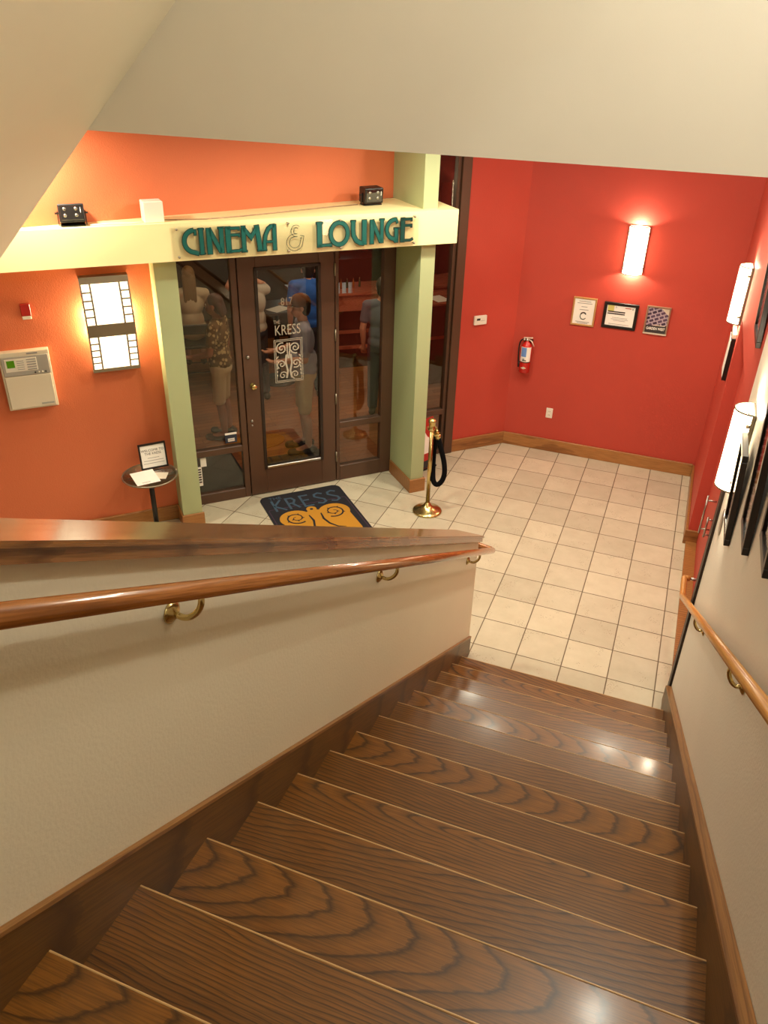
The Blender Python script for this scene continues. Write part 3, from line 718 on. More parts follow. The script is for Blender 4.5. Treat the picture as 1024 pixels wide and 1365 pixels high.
lamp('sconce_bulb', (1.30, -2.8, 4.60), 66, .085, (1, .97, .84))  # strong fill lamp added in front of the unseen sconce

# ------------------------------------------------------------------ things on the orange wall
al = thing('alarm_panel', 'beige fire alarm panel with small green screen on the orange wall', 'alarm panel', F(-2.965, 2.445, 1.535), FR)
m = MB(); m.box(-.185, -.07, -.238, .185, -.0005, .238, bev=.004); m.build('cabinet', 'beige', al)
dr = MB().box(-.170, -.082, -.225, .172, -.07, .045, bev=.004).build('cabinet_door', 'beige', al)
MB().box(.06, -.085, -.205, .155, -.081, -.192).build('maker_plate', 'greyp', dr)
up = MB().box(-.170, -.080, .05, .172, -.07, .205, bev=.003).build('control_face', 'greyp', al)
MB().box(-.150, -.083, .085, .085, -.079, .19, bev=.002).build('display_plate', 'white', up)
MB().box(-.135, -.086, .120, -.078, -.082, .178, bev=.001).build('green_screen', 'lcd', up)
m = MB()
for i in range(5): m.box(.01, -.0865, .093+i*.02, .078, -.083, .100+i*.02)
m.build('zone_labels', 'inkl', up)
m = MB()
for i in range(5): m.box(-.062, -.0855, .100+i*.017, -.01, -.083, .104+i*.017)
m.build('instructions', 'inkl', up)
for i in range(4): MB(Matrix.Translation((.06+i*.026, -.080, .066)) @ WALL).lathe([(.007, 0), (.007, .004), (0, .005)], 10).build('button', 'black' if i % 3 == 0 else 'white', up)
MB().box(.02, -.0725, .214, .10, -.0695, .226).build('header_print', 'inkl', al)
sb = thing('fire_strobe', 'small red fire strobe above the beige alarm panel', 'fire alarm', F(-2.885, 2.445, 2.07), FR)
MB().box(-.036, -.035, -.035, .036, -.0005, .058, bev=.004).build('housing', 'redp', sb)
MB().box(-.034, -.045, -.058, .034, -.0005, -.034, bev=.004).build('strobe_lens', 'white', sb)

# side table with sign and papers
TC = F(-2.168, 2.165); TZ = .64
tb = thing('side_table', 'round glass topped side table with a black pedestal by the orange wall', 'table', TC, FR)
MB().lathe([(0, TZ-.008), (.226, TZ-.008), (.228, TZ-.004), (.226, TZ), (0, TZ)], 40).build('glass_top', 'tabglass', tb)
m = MB(); m.tube([(.232*cos(2*pi*i/40), .232*sin(2*pi*i/40), TZ-.004) for i in range(41)], .007, 10); rim = m.build('rim', 'nickel', tb)
m = MB()
for a in (0, pi/2): m.tube([(-.226*cos(a), -.226*sin(a), TZ-.015), (.226*cos(a), .226*sin(a), TZ-.015)], .006, 8)
m.build('cross_bar', 'blackm', tb)
m = MB(); m.tube([(0, 0, .03), (0, 0, TZ-.016)], .022, 16); m.build('pedestal', 'blackm', tb)
m = MB(); m.lathe([(.15, 0), (.15, .008), (.06, .02), (.024, .05), (.02, .06)], 28); m.build('foot', 'blackm', tb)
pp = thing('paper_sheets', 'white sheets of paper lying on the glass side table', 'paper', F(-2.215, 2.112, TZ+.0036), FR+.12)
m = MB(); m.box(-.10, -.125, 0, .10, .125, .003); m.build('top_sheet', 'paper', pp)
m = MB(); m.box(-.06, -.02, .003, .12, .10, .0034, X=Matrix.Rotation(-.5, 4, 'Z') @ Matrix.Translation((.06, .0, -.003))); m.build('lower_sheet', 'silverb', pp)
m = MB()
for i in range(2): m.box(-.05, -.09-i*.012, .0031, .02, -.086-i*.012, .0036)
m.build('written_line', 'inkl', pp)
wf = thing('welcome_sign', 'small black framed welcome sign standing on the glass side table', 'sign', F(-2.104, 2.262, TZ+.0036), FR+.06)
WX = Matrix.Rotation(-.16, 4, 'X')
m = MB(WX)
fw, fh = .118, .232
m.box(-fw, -.008, 0, fw, .008, .016); m.box(-fw, -.008, fh-.016, fw, .008, fh); m.box(-fw, -.008, 0, -fw+.014, .008, fh); m.box(fw-.014, -.008, 0, fw, .008, fh)
m.build('frame', 'blackf', wf)
MB(WX).box(-fw+.01, -.003, .01, fw-.01, .004, fh-.01).build('sheet', 'paper', wf)
m = MB(WX); m.text('WELCOME TO', .030, TX(0, -.0035, .168), .0004); m.text('THE KRESS', .030, TX(0, -.0035, .138), .0004); m.build('heading', 'ink', wf)
m = MB(WX)
for i, w_ in enumerate((.05, .085, .09)): m.box(-w_, -.0045, .098-i*.024, w_, -.003, .102-i*.024)
m.build('small_print', 'inkl', wf)
MB().prism([(.022, 0), (.060, 0), (.046, .13), (.033, .13)], -.02, .02, 'YZ').build('easel_back', 'blackf', wf)

# ------------------------------------------------------------------ back wall things
def framed(name, label, x, z, w_, h_, fmat, bw, group=None, top=None):
    t = thing(name, label, 'picture', (x, 3.265, z), 0)
    m = MB()
    m.box(-w_/2, -.022, -h_/2, w_/2, -.0005, -h_/2+bw, bev=.003); m.box(-w_/2, -.022, h_/2-bw, w_/2, -.0005, h_/2, bev=.003)
    m.box(-w_/2, -.022, -h_/2+bw*.9, -w_/2+bw, -.0005, h_/2-bw*.9, bev=.003); m.box(w_/2-bw, -.022, -h_/2+bw*.9, w_/2, -.0005, h_/2-bw*.9, bev=.003)
    m.build('frame', fmat, t); return t
t = framed('framed_notice', 'gold framed white notice, left of the three frames on the red wall', .033, 1.613, .236, .290, 'gold', .017)
MB().box(-.104, -.014, -.13, .104, -.004, .13).build('sheet', 'paper', t)
m = MB(); m.strip(arc(0, -.045, .030, .034, 60, 330, 20), .008, -.0155, -.014); m.strip(arc(.0, -.035, .026, .026, 20, 160, 10), .012, -.0155, -.014); m.build('wreath_mark', 'ink', t)
for i, (w_, z) in enumerate(((.06, .105), (.075, .085), (.03, .05), (.045, .02), (.07, -.105), (.055, -.118))): MB().box(-w_, -.0152, z-.003, w_, -.014, z+.003).build('text_line', 'inkl', t)
t = framed('framed_certificate', 'wide black framed certificate, middle of the three frames on the red wall', .395, 1.614, .336, .262, 'blackf', .030)
MB().box(-.142, -.014, -.105, .142, -.004, .105).build('sheet', 'paper', t)
MB().box(-.130, -.0155, .045, -.068, -.014, .100).build('yellow_block', 'yellowc', t)
m = MB(); m.box(-.125, -.0155, .032, .045, -.014, .044); m.box(-.125, -.0155, .012, .045, -.014, .024); m.text('X', .02, TX(-.048, -.0155, .085), .0004); m.text('K', .03, TX(.118, -.0155, .08), .0004); m.build('black_bars', 'ink', t)
m = MB(); m.box(.04, -.0155, .080, .10, -.014, .088); m.build('red_print', 'redp', t)
for w_, z in ((.075, -.02), (.085, -.036), (.06, -.05), (.1, -.085)): MB().box(-w_, -.0152, z-.002, w_, -.014, z+.002).build('text_line', 'inkl', t)
t = framed('framed_poster', 'bronze framed street photo poster, right of the three frames on the red wall', .756, 1.614, .230, .282, 'silverf', .016)
MB().box(-.101, -.014, -.127, .101, -.004, .127).build('photo_print', 'print', t)
MB().prism([(.101, .127), (.02, .127), (.101, .06)], -.0155, -.014).build('pale_sky', 'silverb', t); MB().box(-.03, -.0155, -.05, .085, -.014, -.043).build('pale_awning', 'silverb', t)
MB().box(-.1, -.0152, -.125, .1, -.0141, -.052).build('dark_band', 'ink', t)
m = MB(); m.text('GARDEN WEST', .036, TX(-.0, -.0165, -.082), .0004, sx=.72, bold=.001); m.build('title', 'paper', t)
MB().box(-.113, -.0245, -.139, .113, -.021, -.124).build('lower_edge', 'silverb', t)

ex = thing('fire_extinguisher', 'red fire extinguisher hanging on the red back wall', 'fire extinguisher', (-.495, 3.265, .905), 0)
EX = Matrix.Translation((0, -.075, 0))
m = MB(EX); m.lathe([(0, 0), (.052, 0), (.058, .006), (.058, .27), (.05, .30), (.03, .325), (.02, .335), (.02, .345)], 28); cy = m.build('cylinder', 'redm', ex)
def wrap(z0, z1, a0, a1, r, name, mat, parent):
    m = MB(EX); T = m.bm; n = 14; A = [[T.verts.new(EX @ Vector((r*sin(a0+(a1-a0)*i/n), -r*cos(a0+(a1-a0)*i/n), z))) for i in range(n+1)] for z in (z0, z1)]
    for i in range(n): T.faces.new((A[0][i], A[0][i+1], A[1][i+1], A[1][i]))
    return m.build(name, mat, parent)
lb = wrap(.13, .29, -.95, 1.15, .0592, 'label_white', 'paper', cy); wrap(.185, .285, -.75, .25, .0598, 'label_blue', 'blue', lb)
m = MB(EX); m.box(-.02, -.061, .14, .02, -.0595, .15); m.box(-.02, -.061, .155, .0, -.0595, .163); m.build('label_print', 'ink', lb)
wrap(.118, .127, -1.6, 1.6, .0596, 'strap', 'black', cy)
m = MB(EX); m.prism([(-.03, .062), (0, .048), (.03, .062), (0, .076)], -.0605, -.0585); m.build('diamond_label', 'silverb', cy)
m = MB(EX); m.lathe([(.018, .335), (.018, .36), (.012, .365), (.012, .38), (0, .38)], 16); vl = m.build('valve', 'steel', ex)
m = MB(EX); m.box(-.012, -.012, .372, .085, .012, .382, bev=.003, X=Matrix.Rotation(-.08, 4, 'Y')); m.build('top_lever', 'silverb', ex)
m = MB(EX); m.tube([(.01, 0, .365), (.05, -.005, .345), (.078, -.005, .295)], [.009, .009, .007], 8, flat=.6); m.build('carry_handle', 'silverb', ex)
m = MB(EX); m.tube(bend([(-.01, 0, .358), (-.06, -.01, .36), (-.082, -.01, .30), (-.078, -.005, .16), (-.066, 0, .07)], .05), .0075, 10); hs = m.build('hose', 'black', ex)
m = MB(EX); m.tube([(-.066, 0, .11), (-.064, 0, .05)], [.010, .013], 10); m.build('nozzle', 'black', hs)
m = MB(EX); m.box(-.05, .05, .32, .05, .0745, .345); m.box(-.012, .02, .30, .012, .0745, .32); m.build('wall_bracket', 'black', ex)
m = MB(EX); m.lathe([(.01, 0), (.01, .006), (0, .006)], 12, Matrix.Translation((-.03, -.012, .36)) @ WALL); m.build('gauge', 'silverb', ex)

ol = thing('wall_outlet', 'white power outlet low on the red back wall', 'outlet', (-.172, 3.265, .452), 0)
MB().box(-.036, -.007, -.058, .036, -.0005, .058, bev=.003).build('cover_plate', 'white', ol)
for z in (-.022, .022):
    s_ = MB().box(-.017, -.0095, z-.014, .017, -.0065, z+.014, bev=.002).build('socket', 'white', ol)
    MB().box(-.008, -.0102, z-.006, -.005, -.009, z+.006).box(.005, -.0102, z-.006, .008, -.009, z+.006).build('slot', 'ink', s_)
th = thing('thermostat', 'white thermostat on the narrow red wall beside the tall window', 'thermostat', F(1.395, 2.774, 1.48), FR)
MB().box(-.075, -.026, -.048, .075, -.0005, .048, bev=.006, seg=2).build('case', 'white', th)
MB().box(-.046, -.028, .0, -.006, -.0255, .022).build('display', 'ink', th)
MB().box(.0, -.0275, -.006, .05, -.0255, -.003).build('vent_line', 'inkl', th)
for i in range(2): MB().box(.015+i*.02, -.028, .006, .027+i*.02, -.0255, .014, bev=.001).build('button', 'silverb', th)

# ------------------------------------------------------------------ right wall things
def deep_frame(y, zb, w_, h_, label, group='black frames climbing the stair wall'):
    t = thing('framed_poster', label, 'picture', (1.43, y-.0, zb), -pi/2, group)
    X = Matrix.Rotation(radians(3.0), 4, 'X')
    bw, dp = .035, .028
    m = MB(X)
    m.box(-w_, -dp, 0, 0, -.0005, bw, bev=.002); m.box(-w_, -dp, h_-bw, 0, -.0005, h_, bev=.002); m.box(-w_, -dp, bw, -w_+bw, -.0005, h_-bw, bev=.002); m.box(-bw, -dp, bw, 0, -.0005, h_-bw, bev=.002)
    m.build('frame', 'blackf', t)
    MB(X).box(-w_+bw, -.016, bw, -bw, -.006, h_-bw).build('print', 'print' if group else 'ink', t)
    MB(X).box(-w_+bw, -.020, bw, -bw, -.018, h_-bw).build('frame_glass', 'acrylic', t)
    return t
FH = .50
deep_frame(-1.20, 1.760, .30, FH, 'lowest black framed poster on the stair wall, beside the lit sconce')
deep_frame(-1.86, 2.105, .30, FH+.1, 'second black framed poster up the white stair wall')
deep_frame(-2.44, 2.365, .30, FH+.1, 'black framed poster nearest the viewer on the stair wall')
deep_frame(-.10, 2.455, .42, .45, 'black framed poster high on the wall over the doorway recess')
db = thing('display_frame', 'narrow black framed board under the far sconce on the red wall', 'picture', (1.43, 1.96, 1.54), -pi/2)
MB().box(-.30, -.035, 0, 0, -.0005, .36, bev=.003).build('frame', 'blackf', db)
MB().box(-.30, -.033, .361, 0, -.0005, .40, bev=.003).build('top_ledge', 'silverb', db)
MB().box(-.28, -.037, .02, -.02, -.0345, .34).build('sheet', 'paper', db)
pl = MB().lathe([(0, 0), (.075, 0), (.075, .004), (.06, .008), (0, .009)], 28, Matrix.Rotation(pi/2, 4, 'X') @ Matrix.Diagonal((.8, 1.1, 1, 1))).build('wall_plate', 'steel', loc=(1.4295, -.62, 1.58), rot=(0, 0, -pi/2)); tag(pl, 'brushed steel oval plate on the white wall under the near sconce', 'wall plate')
def pull(y, z0, z1, x, label):
    t = thing('pull_handle', label, 'handle', (1.525, y, z0), -pi/2)
    h_ = z1-z0
    MB().tube([(0, x-1.525, 0), (0, x-1.525, h_)], .008, 10).build('bar', 'steel', t)
    for q in (.12, .88): MB().tube([(0, 0, h_*q), (0, x-1.525, h_*q)], .007, 8).build('post', 'steel', t)
pull(1.0, .59, .93, 1.455, 'long steel pull handle in the red doorway recess')
pull(.93, .60, .78, 1.49, 'short steel pull handle nearer the stair in the red doorway recess')

# ------------------------------------------------------------------ on the lobby floor
sn = thing('stanchion', 'brass stanchion post standing on the tiles beside the green pier', 'stanchion', (-.958, 1.42, 0), 0)
MB().lathe([(0, 0), (.143, 0), (.143, .012), (.135, .02), (.11, .03), (.07, .047), (.04, .07), (.026, .095), (.022, .10)], 40).build('base', 'brass', sn)
MB().tube([(0, 0, .09), (0, 0, .89)], .0205, 20).build('post', 'brass', sn)
MB().lathe([(.0205, .86), (.034, .865), (.036, .872), (.034, .88), (.028, .885), (.030, .935), (.036, .945), (.036, .962), (.028, .972), (.012, .982), (0, .984)], 24).build('top_cap', 'brass', sn)
hk = MB()
for i in range(4):
    a = i*pi/2+.35; X = Matrix.Rotation(a, 4, 'Z') @ Matrix.Translation((.042, 0, .885))
    hk.tube([(-.012+.016*cos(t_*pi/8), 0, .012*sin(t_*pi/8)) for t_ in range(17)], .003, 6, X=X)
hk.build('rope_hook', 'brass', sn)
rp = thing('barrier_rope', 'black velvet rope hanging in a loop from the brass stanchion', 'rope', (-.958, 1.42, 0), radians(20))
loop = []
# both ends hook beside the cap, the bight hangs down to the right
key = [(.060, -.01, .80), (.092, -.012, .69), (.130, -.014, .55), (.142, -.015, .43), (.122, -.016, .345), (.078, -.015, .305), (.042, -.010, .345), (.034, .040, .46), (.034, .056, .60), (.042, .058, .73), (.047, .052, .80)]
def cat(P, n=6):
    P = [Vector(p) for p in P]; out = []
    for i in range(len(P)-1):
        p0, p1, p2, p3 = P[max(i-1, 0)], P[i], P[i+1], P[min(i+2, len(P)-1)]
        for t_ in range(n):
            t = t_/n; out.append(.5*((2*p1)+(-p0+p2)*t+(2*p0-5*p1+4*p2-p3)*t*t+(-p0+3*p1-3*p2+p3)*t**3))
    return out+[P[-1]]
MB().tube(cat(key), .0245, 14).build('rope', 'velvet', rp)
for a, b in (((.060, -.01, .805), (.044, -.008, .875)), ((.047, .052, .805), (.036, .032, .872))):
    e_ = MB().tube([Vector(a)-Vector((0, 0, .02)), Vector(a)+Vector((0, 0, .03))], .026, 14).build('end_ferrule', 'brass', rp)
    MB().tube([Vector(a)+Vector((0, 0, .03)), Vector(b)], [.014, .008], 10).build('snap_hook', 'brass', e_)
# folding poster board behind the pier
bd = thing('poster_board', 'red and white poster board standing behind the green pier', 'sign', F(.69, 2.48, 0), FR+.30)
BX = Matrix.Rotation(-.14, 4, 'X')
MB(BX).box(-.16, -.012, .0, .16, .0, .56, bev=.003).build('board', 'redp', bd)
m = MB(BX); m.prism([(-.15, .18), (.15, .18), (.15, .30), (.06, .36), (.0, .46), (-.06, .38), (-.15, .30)], -.0135, -.012); m.build('white_print', 'paper', bd)
MB(BX).box(-.15, -.0135, .02, .15, -.012, .10).build('black_print', 'ink', bd)
MB().box(-.165, -.02, 0, .165, .02, .018).tube([(-.1, .16, .005), (-.1, .07, .46)], .006, 8).tube([(.1, .16, .005), (.1, .07, .46)], .006, 8).build('stand', 'black', bd)

# doormat: a in -1.14..-.28, b from 2.50 to 1.20 towards us
mt = thing('doormat', 'black doormat with yellow scrolls in front of the glass door', 'doormat', F(-.715, 1.85, 0), FR)
def rrect(x0, y0, x1, y1, r, n=6):
    out = []
    for cx, cy, a in ((x1-r, y1-r, 0), (x0+r, y1-r, 90), (x0+r, y0+r, 180), (x1-r, y0+r, 270)):
        out += [(cx+r*cos(radians(a+90*i/n)), cy+r*sin(radians(a+90*i/n))) for i in range(n+1)]
    return out
MB().prism(rrect(-.42, -.64, .42, .65, .075), .0, .009, 'XY').build('mat_base', 'matb', mt)
m = MB(); m.strip(rrect(-.395, -.615, .395, .38, .02), .008, .009, .0100, 'XY', closed=True); m.build('purple_border', 'matp', mt)
m = MB()
KW, K0, KZ, KH = .118, -.335, .335, .21
SG = [(.9, .88), (.55, 1.0), (.2, .9), (.14, .7), (.45, .53), (.8, .36), (.84, .14), (.5, 0), (.1, .1)]
KL = {'K': [[(.12, 0), (.12, 1)], [(.85, 1), (.15, .48), (.95, 0)]], 'R': [[(.12, 0), (.12, 1), (.62, .98), (.8, .76), (.6, .52), (.15, .5)], [(.45, .5), (.9, 0)]], 'E': [[(.9, 0), (.15, 0), (.15, 1), (.85, 1)], [(.15, .55), (.75, .55)]], 'S': [SG]}
x = K0
for ch in 'KRESS':
    for ln in KL[ch]: m.strip([(x+p[0]*KW, KZ+p[1]*KH) for p in ln], .022, .009, .0108, 'XY')
    x += .142
m.text('THE', .07, Matrix.Translation((-.27, .585, .0098)), .0008)
m.build('lettering', 'matblue', mt)
m = MB()
disc = lambda cx, cy, rx, ry: [(cx+rx*cos(2*pi*i/28), cy+ry*sin(2*pi*i/28)) for i in range(28)]
m.prism(disc(-.195, .15, .155, .145), .009, .0105, 'XY'); m.prism(disc(.195, .15, .155, .145), .009, .0106, 'XY')
m.prism([(-.16, .01), (.16, .01), (.10, .2), (.03, .25), (-.03, .25), (-.10, .2)], .009, .0104, 'XY'); m.prism(disc(0, .265, .05, .05), .009, .0107, 'XY')
m.prism([(-.33, .10), (.33, .10), (.34, -.2), (.3, -.55), (-.3, -.55), (-.34, -.2)], .009, .0103, 'XY')
m.build('yellow_scroll', 'maty', mt)
for s in (-1, 1):
    m = MB()
    sp_ = spiral(s*.19, .15, .015, .105, 1.6, pi/2, 40, sgn=-s)
    m.strip(sp_, [.006+.012*i/40 for i in range(41)], .0106, .0118, 'XY')
    m2 = MB(); m2.strip([(s*.06, .16), (s*.05, .05), (s*.075, -.05), (s*.13, -.13), (s*.2, -.16)], [.012, .022, .02, .016, .008], .0106, .0118, 'XY')
    for i in range(8, 38, 5):
        p = Vector(sp_[i]); c_ = (p-Vector((s*.19, .15))).normalized(); q = Vector((-c_.y, c_.x))
        m.prism([tuple(p+q*.012), tuple(p-q*.012), tuple(p+c_*.024)], .0106, .0116, 'XY')
    m.build('scroll_line', 'matb', mt); m2.build('scroll_leaf', 'matb', mt)
    m = MB(); m.strip(spiral(s*.16, -.33, .012, .09, 1.4, 0, 34, sgn=s), .013, .0106, .0118, 'XY')
    m.build('scroll_line', 'matb', mt)
m = MB(); m.prism(disc(0, .262, .016, .016), .0106, .0118, 'XY')
m.build('scroll_eye', 'matb', mt)

# ------------------------------------------------------------------ lounge behind the glass (a, b, z)
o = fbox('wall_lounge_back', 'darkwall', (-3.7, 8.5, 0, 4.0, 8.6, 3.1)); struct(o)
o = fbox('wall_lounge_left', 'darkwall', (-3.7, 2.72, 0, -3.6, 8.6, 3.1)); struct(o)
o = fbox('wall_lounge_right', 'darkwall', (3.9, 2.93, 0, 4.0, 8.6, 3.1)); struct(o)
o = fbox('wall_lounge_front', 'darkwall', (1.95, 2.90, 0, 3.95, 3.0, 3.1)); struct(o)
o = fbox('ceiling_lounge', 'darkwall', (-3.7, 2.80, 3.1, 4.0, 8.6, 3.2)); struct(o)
bc = thing('bar_counter', 'reddish wood bar counter with a curved front inside the lounge', 'bar', F(0.75, 5.5, 0), FR)
def curve_pts(y_off): return [(x_/10, y_off+.10*((x_/10-1.1)/1.1)**2) for x_ in range(-4, 27)]
def slab(z0, z1, off, depth, name, mat):
    A = curve_pts(off); Bk = [(p[0], p[1]+depth) for p in A][::-1]
    return MB().prism(A+Bk, z0, z1, 'XY').build(name, mat, bc)
slab(1.055, 1.09, -.03, .55, 'countertop', 'cherry'); slab(.84, 1.055, 0, .06, 'front_apron', 'cherry'); slab(0, .84, .14, .30, 'lower_front', 'cherryd')
slab(.50, .54, .10, .05, 'lower_rail', 'cherry'); slab(.28, .32, .10, .05, 'lower_rail', 'cherry')
bb = thing('back_bar', 'dark back bar cabinet with lit shelves behind the counter', 'bar', F(1.3, 7.6, 0), FR)
MB().box(-1.3, -.3, 0, 1.8, .3, 1.1).build('cabinet', 'cherryd', bb)
MB().box(-1.3, .1, 1.1, 1.8, .3, 2.6).build('back_panel', 'brownd', bb)
for x0, x1 in ((-.62, -.22), (.18, .62)): MB().box(x0, .08, 1.28, x1, .1, 2.0).build('lit_shelf_panel', 'screen', bb)
for z in (1.5, 1.75): MB().box(-.9, -.05, z, 1.0, .1, z+.02).build('shelf', 'brownd', bb)
sofm = fbox('trim_lounge_soffit', 'cherryd', (-.1, 5.9, 2.35, 3.6, 6.1, 2.75)); struct(sofm, 'dark wood soffit over the bar', 'soffit')
def bottle(loc, mat, s, label):
    t = thing('bottle', label, 'bottle', loc, 0, 'bottles on the lounge bar')
    MB().lathe([(0, 0), (.036*s, 0), (.038*s, .01), (.038*s, .17*s), (.03*s, .20*s), (.013*s, .23*s), (.012*s, .29*s), (0, .29*s)], 14).build('glass_body', mat, t)
    MB().lathe([(.0135*s, .275*s), (.0135*s, .30*s), (0, .30*s)], 12).build('cap', 'brass', t)
for i in range(9): bottle(F(.58+i*.125+random.uniform(-.02, .02), 7.42, 1.1006), 'bottle' if i % 3 else 'bottlea', random.uniform(.85, 1.1), 'bottle standing on the back bar behind the counter')
for i in range(5): bottle(F(.92+i*.09, 5.78, 1.0906), 'bottlea' if i % 2 else 'bottle', .42, 'small bottle on top of the curved bar counter')
# hostess stand seen through the tall window
hsd = thing('host_stand', 'dark red wooden host stand behind the tall window', 'stand', F(2.10, 4.95, 0), FR)
MB().box(-.45, -.25, 0, .45, .25, 1.07).build('cabinet', 'cherryd', hsd); MB().box(-.50, -.30, 1.07, .50, .30, 1.10, bev=.006).build('top', 'cherry', hsd)
MB().box(-.40, -.258, .62, .40, -.249, .66).build('moulding', 'cherry', hsd)
t = MB().box(-.10, -.14, 0, .10, .14, .002).build('paper_sheet', 'paper', loc=F(2.02, 4.86, 1.1005), rot=(0, 0, FR+.1)); tag(t, 'white sheet of paper on the host stand', 'paper')
t = MB().prism(rrect(-.30, -.42, .30, .42, .05), 0, .010, 'XY').build('floor_mat', 'matgrey', loc=F(-1.42, 3.25, 0), rot=(0, 0, FR+.02)); tag(t, 'charcoal floor mat behind the left sidelight', 'mat')
t = MB().prism(rrect(-.40, -.30, .40, .30, .05), 0, .010, 'XY').build('floor_mat', 'matgrey', loc=F(-.55, 3.05, 0), rot=(0, 0, FR)); tag(t, 'dark floor mat just inside the glass door', 'mat')
t = MB().prism(disc(0, 0, .34, .20), 0, .006, 'XY').build('rug', 'ochre', loc=F(-.80, 3.78, 0), rot=(0, 0, FR)); tag(t, 'small oval ochre rug inside the glass door', 'rug')
ht = thing('high_table', 'tall dark bar table behind the people in the lounge', 'table', F(.02, 5.55, 0), FR)
MB().box(-.45, -.3, .97, .30, .3, 1.0, bev=.005).build('tabletop', 'cherryd', ht); MB().tube([(0, 0, .02), (0, 0, .97)], .035, 14).build('pedestal', 'blackm', ht); MB().lathe([(.25, 0), (.25, .015), (.04, .04)], 24).build('foot', 'blackm', ht)
t = MB().box(-.13, -.10, 0, .13, .10, .002).build('paper_sheet', 'paper', loc=F(.02, 5.42, 1.0005), rot=(0, 0, FR+.5)); tag(t, 'white menu sheet on the tall dark bar table', 'paper')
pc = thing('wall_notice_box', 'pale square notice box on the dark lounge wall', 'notice', F(-1.45, 8.5, 1.35), FR)
MB().box(-.16, -.04, -.13, .16, 0, .13, bev=.004).build('case', 'white', pc)

# ------------------------------------------------------------------ people
def blob(parts, vox, mat, name, parent, smooth=2):
    bm = bmesh.new()
    def ico(c, r3, rot=None):
        r = bmesh.ops.create_icosphere(bm, subdivisions=3, radius=1.0)
        Tm = Matrix.Translation(c) @ (rot or Matrix.Identity(4)) @ Matrix.Diagonal((*r3, 1))
        bmesh.ops.transform(bm, matrix=Tm, verts=r['verts'])
    for p in parts:
        if p[0] == 'e': ico(Vector(p[1]), p[2], p[3] if len(p) > 3 else None)
        else:
            a, b, ra, rb = Vector(p[1]), Vector(p[2]), p[3], p[4]
            n = max(1, int((b-a).length/max(.6*min(ra, rb), .005)+.5))
            n = min(n, 60)
            prev = None
            for i in range(n+1):
                t = i/n; c = a.lerp(b, t); r = ra+(rb-ra)*t
                q = bmesh.ops.create_icosphere(bm, subdivisions=1 if r < .02 else 2, radius=r*(1.06 if r < .02 else 1.0)); bmesh.ops.translate(bm, vec=c, verts=q['verts'])
    me = bpy.data.meshes.new(name); bm.to_mesh(me); bm.free()
    o = bpy.data.objects.new(name, me); COL.objects.link(o)
    md = o.modifiers.new('r', 'REMESH'); md.mode = 'VOXEL'; md.voxel_size = vox; md.use_smooth_shade = True
    ms = o.modifiers.new('s', 'SMOOTH'); ms.factor = .5; ms.iterations = smooth
    bpy.context.view_layer.update()
    m2 = bpy.data.meshes.new_from_object(o.evaluated_get(bpy.context.evaluated_depsgraph_get()))
    bpy.data.objects.remove(o); bpy.data.meshes.remove(me)
    m2.name = name; m2.materials.clear(); m2.materials.append(M[mat])
    for f in m2.polygons: f.use_smooth = True
    o = bpy.data.objects.new(name, m2); COL.objects.link(o); o.parent = parent
    return o
def hand(w, d, side, curl=.5):
    # palm from the wrist along d, four curled fingers and a thumb
    w = Vector(w); d = Vector(d).normalized(); up = Vector((0, -1, 0)) if abs(d.y) < .8 else Vector((0, 0, 1))
    s = d.cross(up).normalized(); up = s.cross(d).normalized()
    out = [('c', w, w+d*.05, .024, .03), ('c', w+d*.05-s*.022, w+d*.085-s*.026, .018, .014), ('c', w+d*.05+s*.022, w+d*.085+s*.024, .018, .014)]
    for i, l in enumerate((.062, .075, .070, .055)):
        b = w+d*.088+s*(-.030+.020*i); m1 = b+(d*cos(curl*.5)+up*sin(curl*.5))*l*.5; m2 = m1+(d*cos(curl*1.4)+up*sin(curl*1.4))*l*.5
        out += [('c', b, m1, .0095, .009), ('c', m1, m2, .009, .0075)]
    b = w+d*.03-s*.026*side; m1 = b+(d*.6-s*.7*side+up*.2).normalized()*.035; m2 = m1+(d*.9-s*.15*side+up*.3).normalized()*.03
    return out+[('c', b, m1, .012, .010), ('c', m1, m2, .010, .008)]
J0 = dict(head=(0, -.02, 1.625), neck=(0, .01, 1.46), chest=(0, .0, 1.27), belly=(0, 0, 1.06), pelv=(0, .01, .93),
          shL=(.185, .01, 1.405), elL=(.235, .03, 1.12), wrL=(.235, -.06, .88), shR=(-.185, .01, 1.405), elR=(-.235, .03, 1.12), wrR=(-.235, -.06, .88),
          hiL=(.088, .01, .92), knL=(.095, -.01, .50), anL=(.10, .025, .085), hiR=(-.088, .01, .92), knR=(-.095, -.01, .50), anR=(-.10, .025, .085))
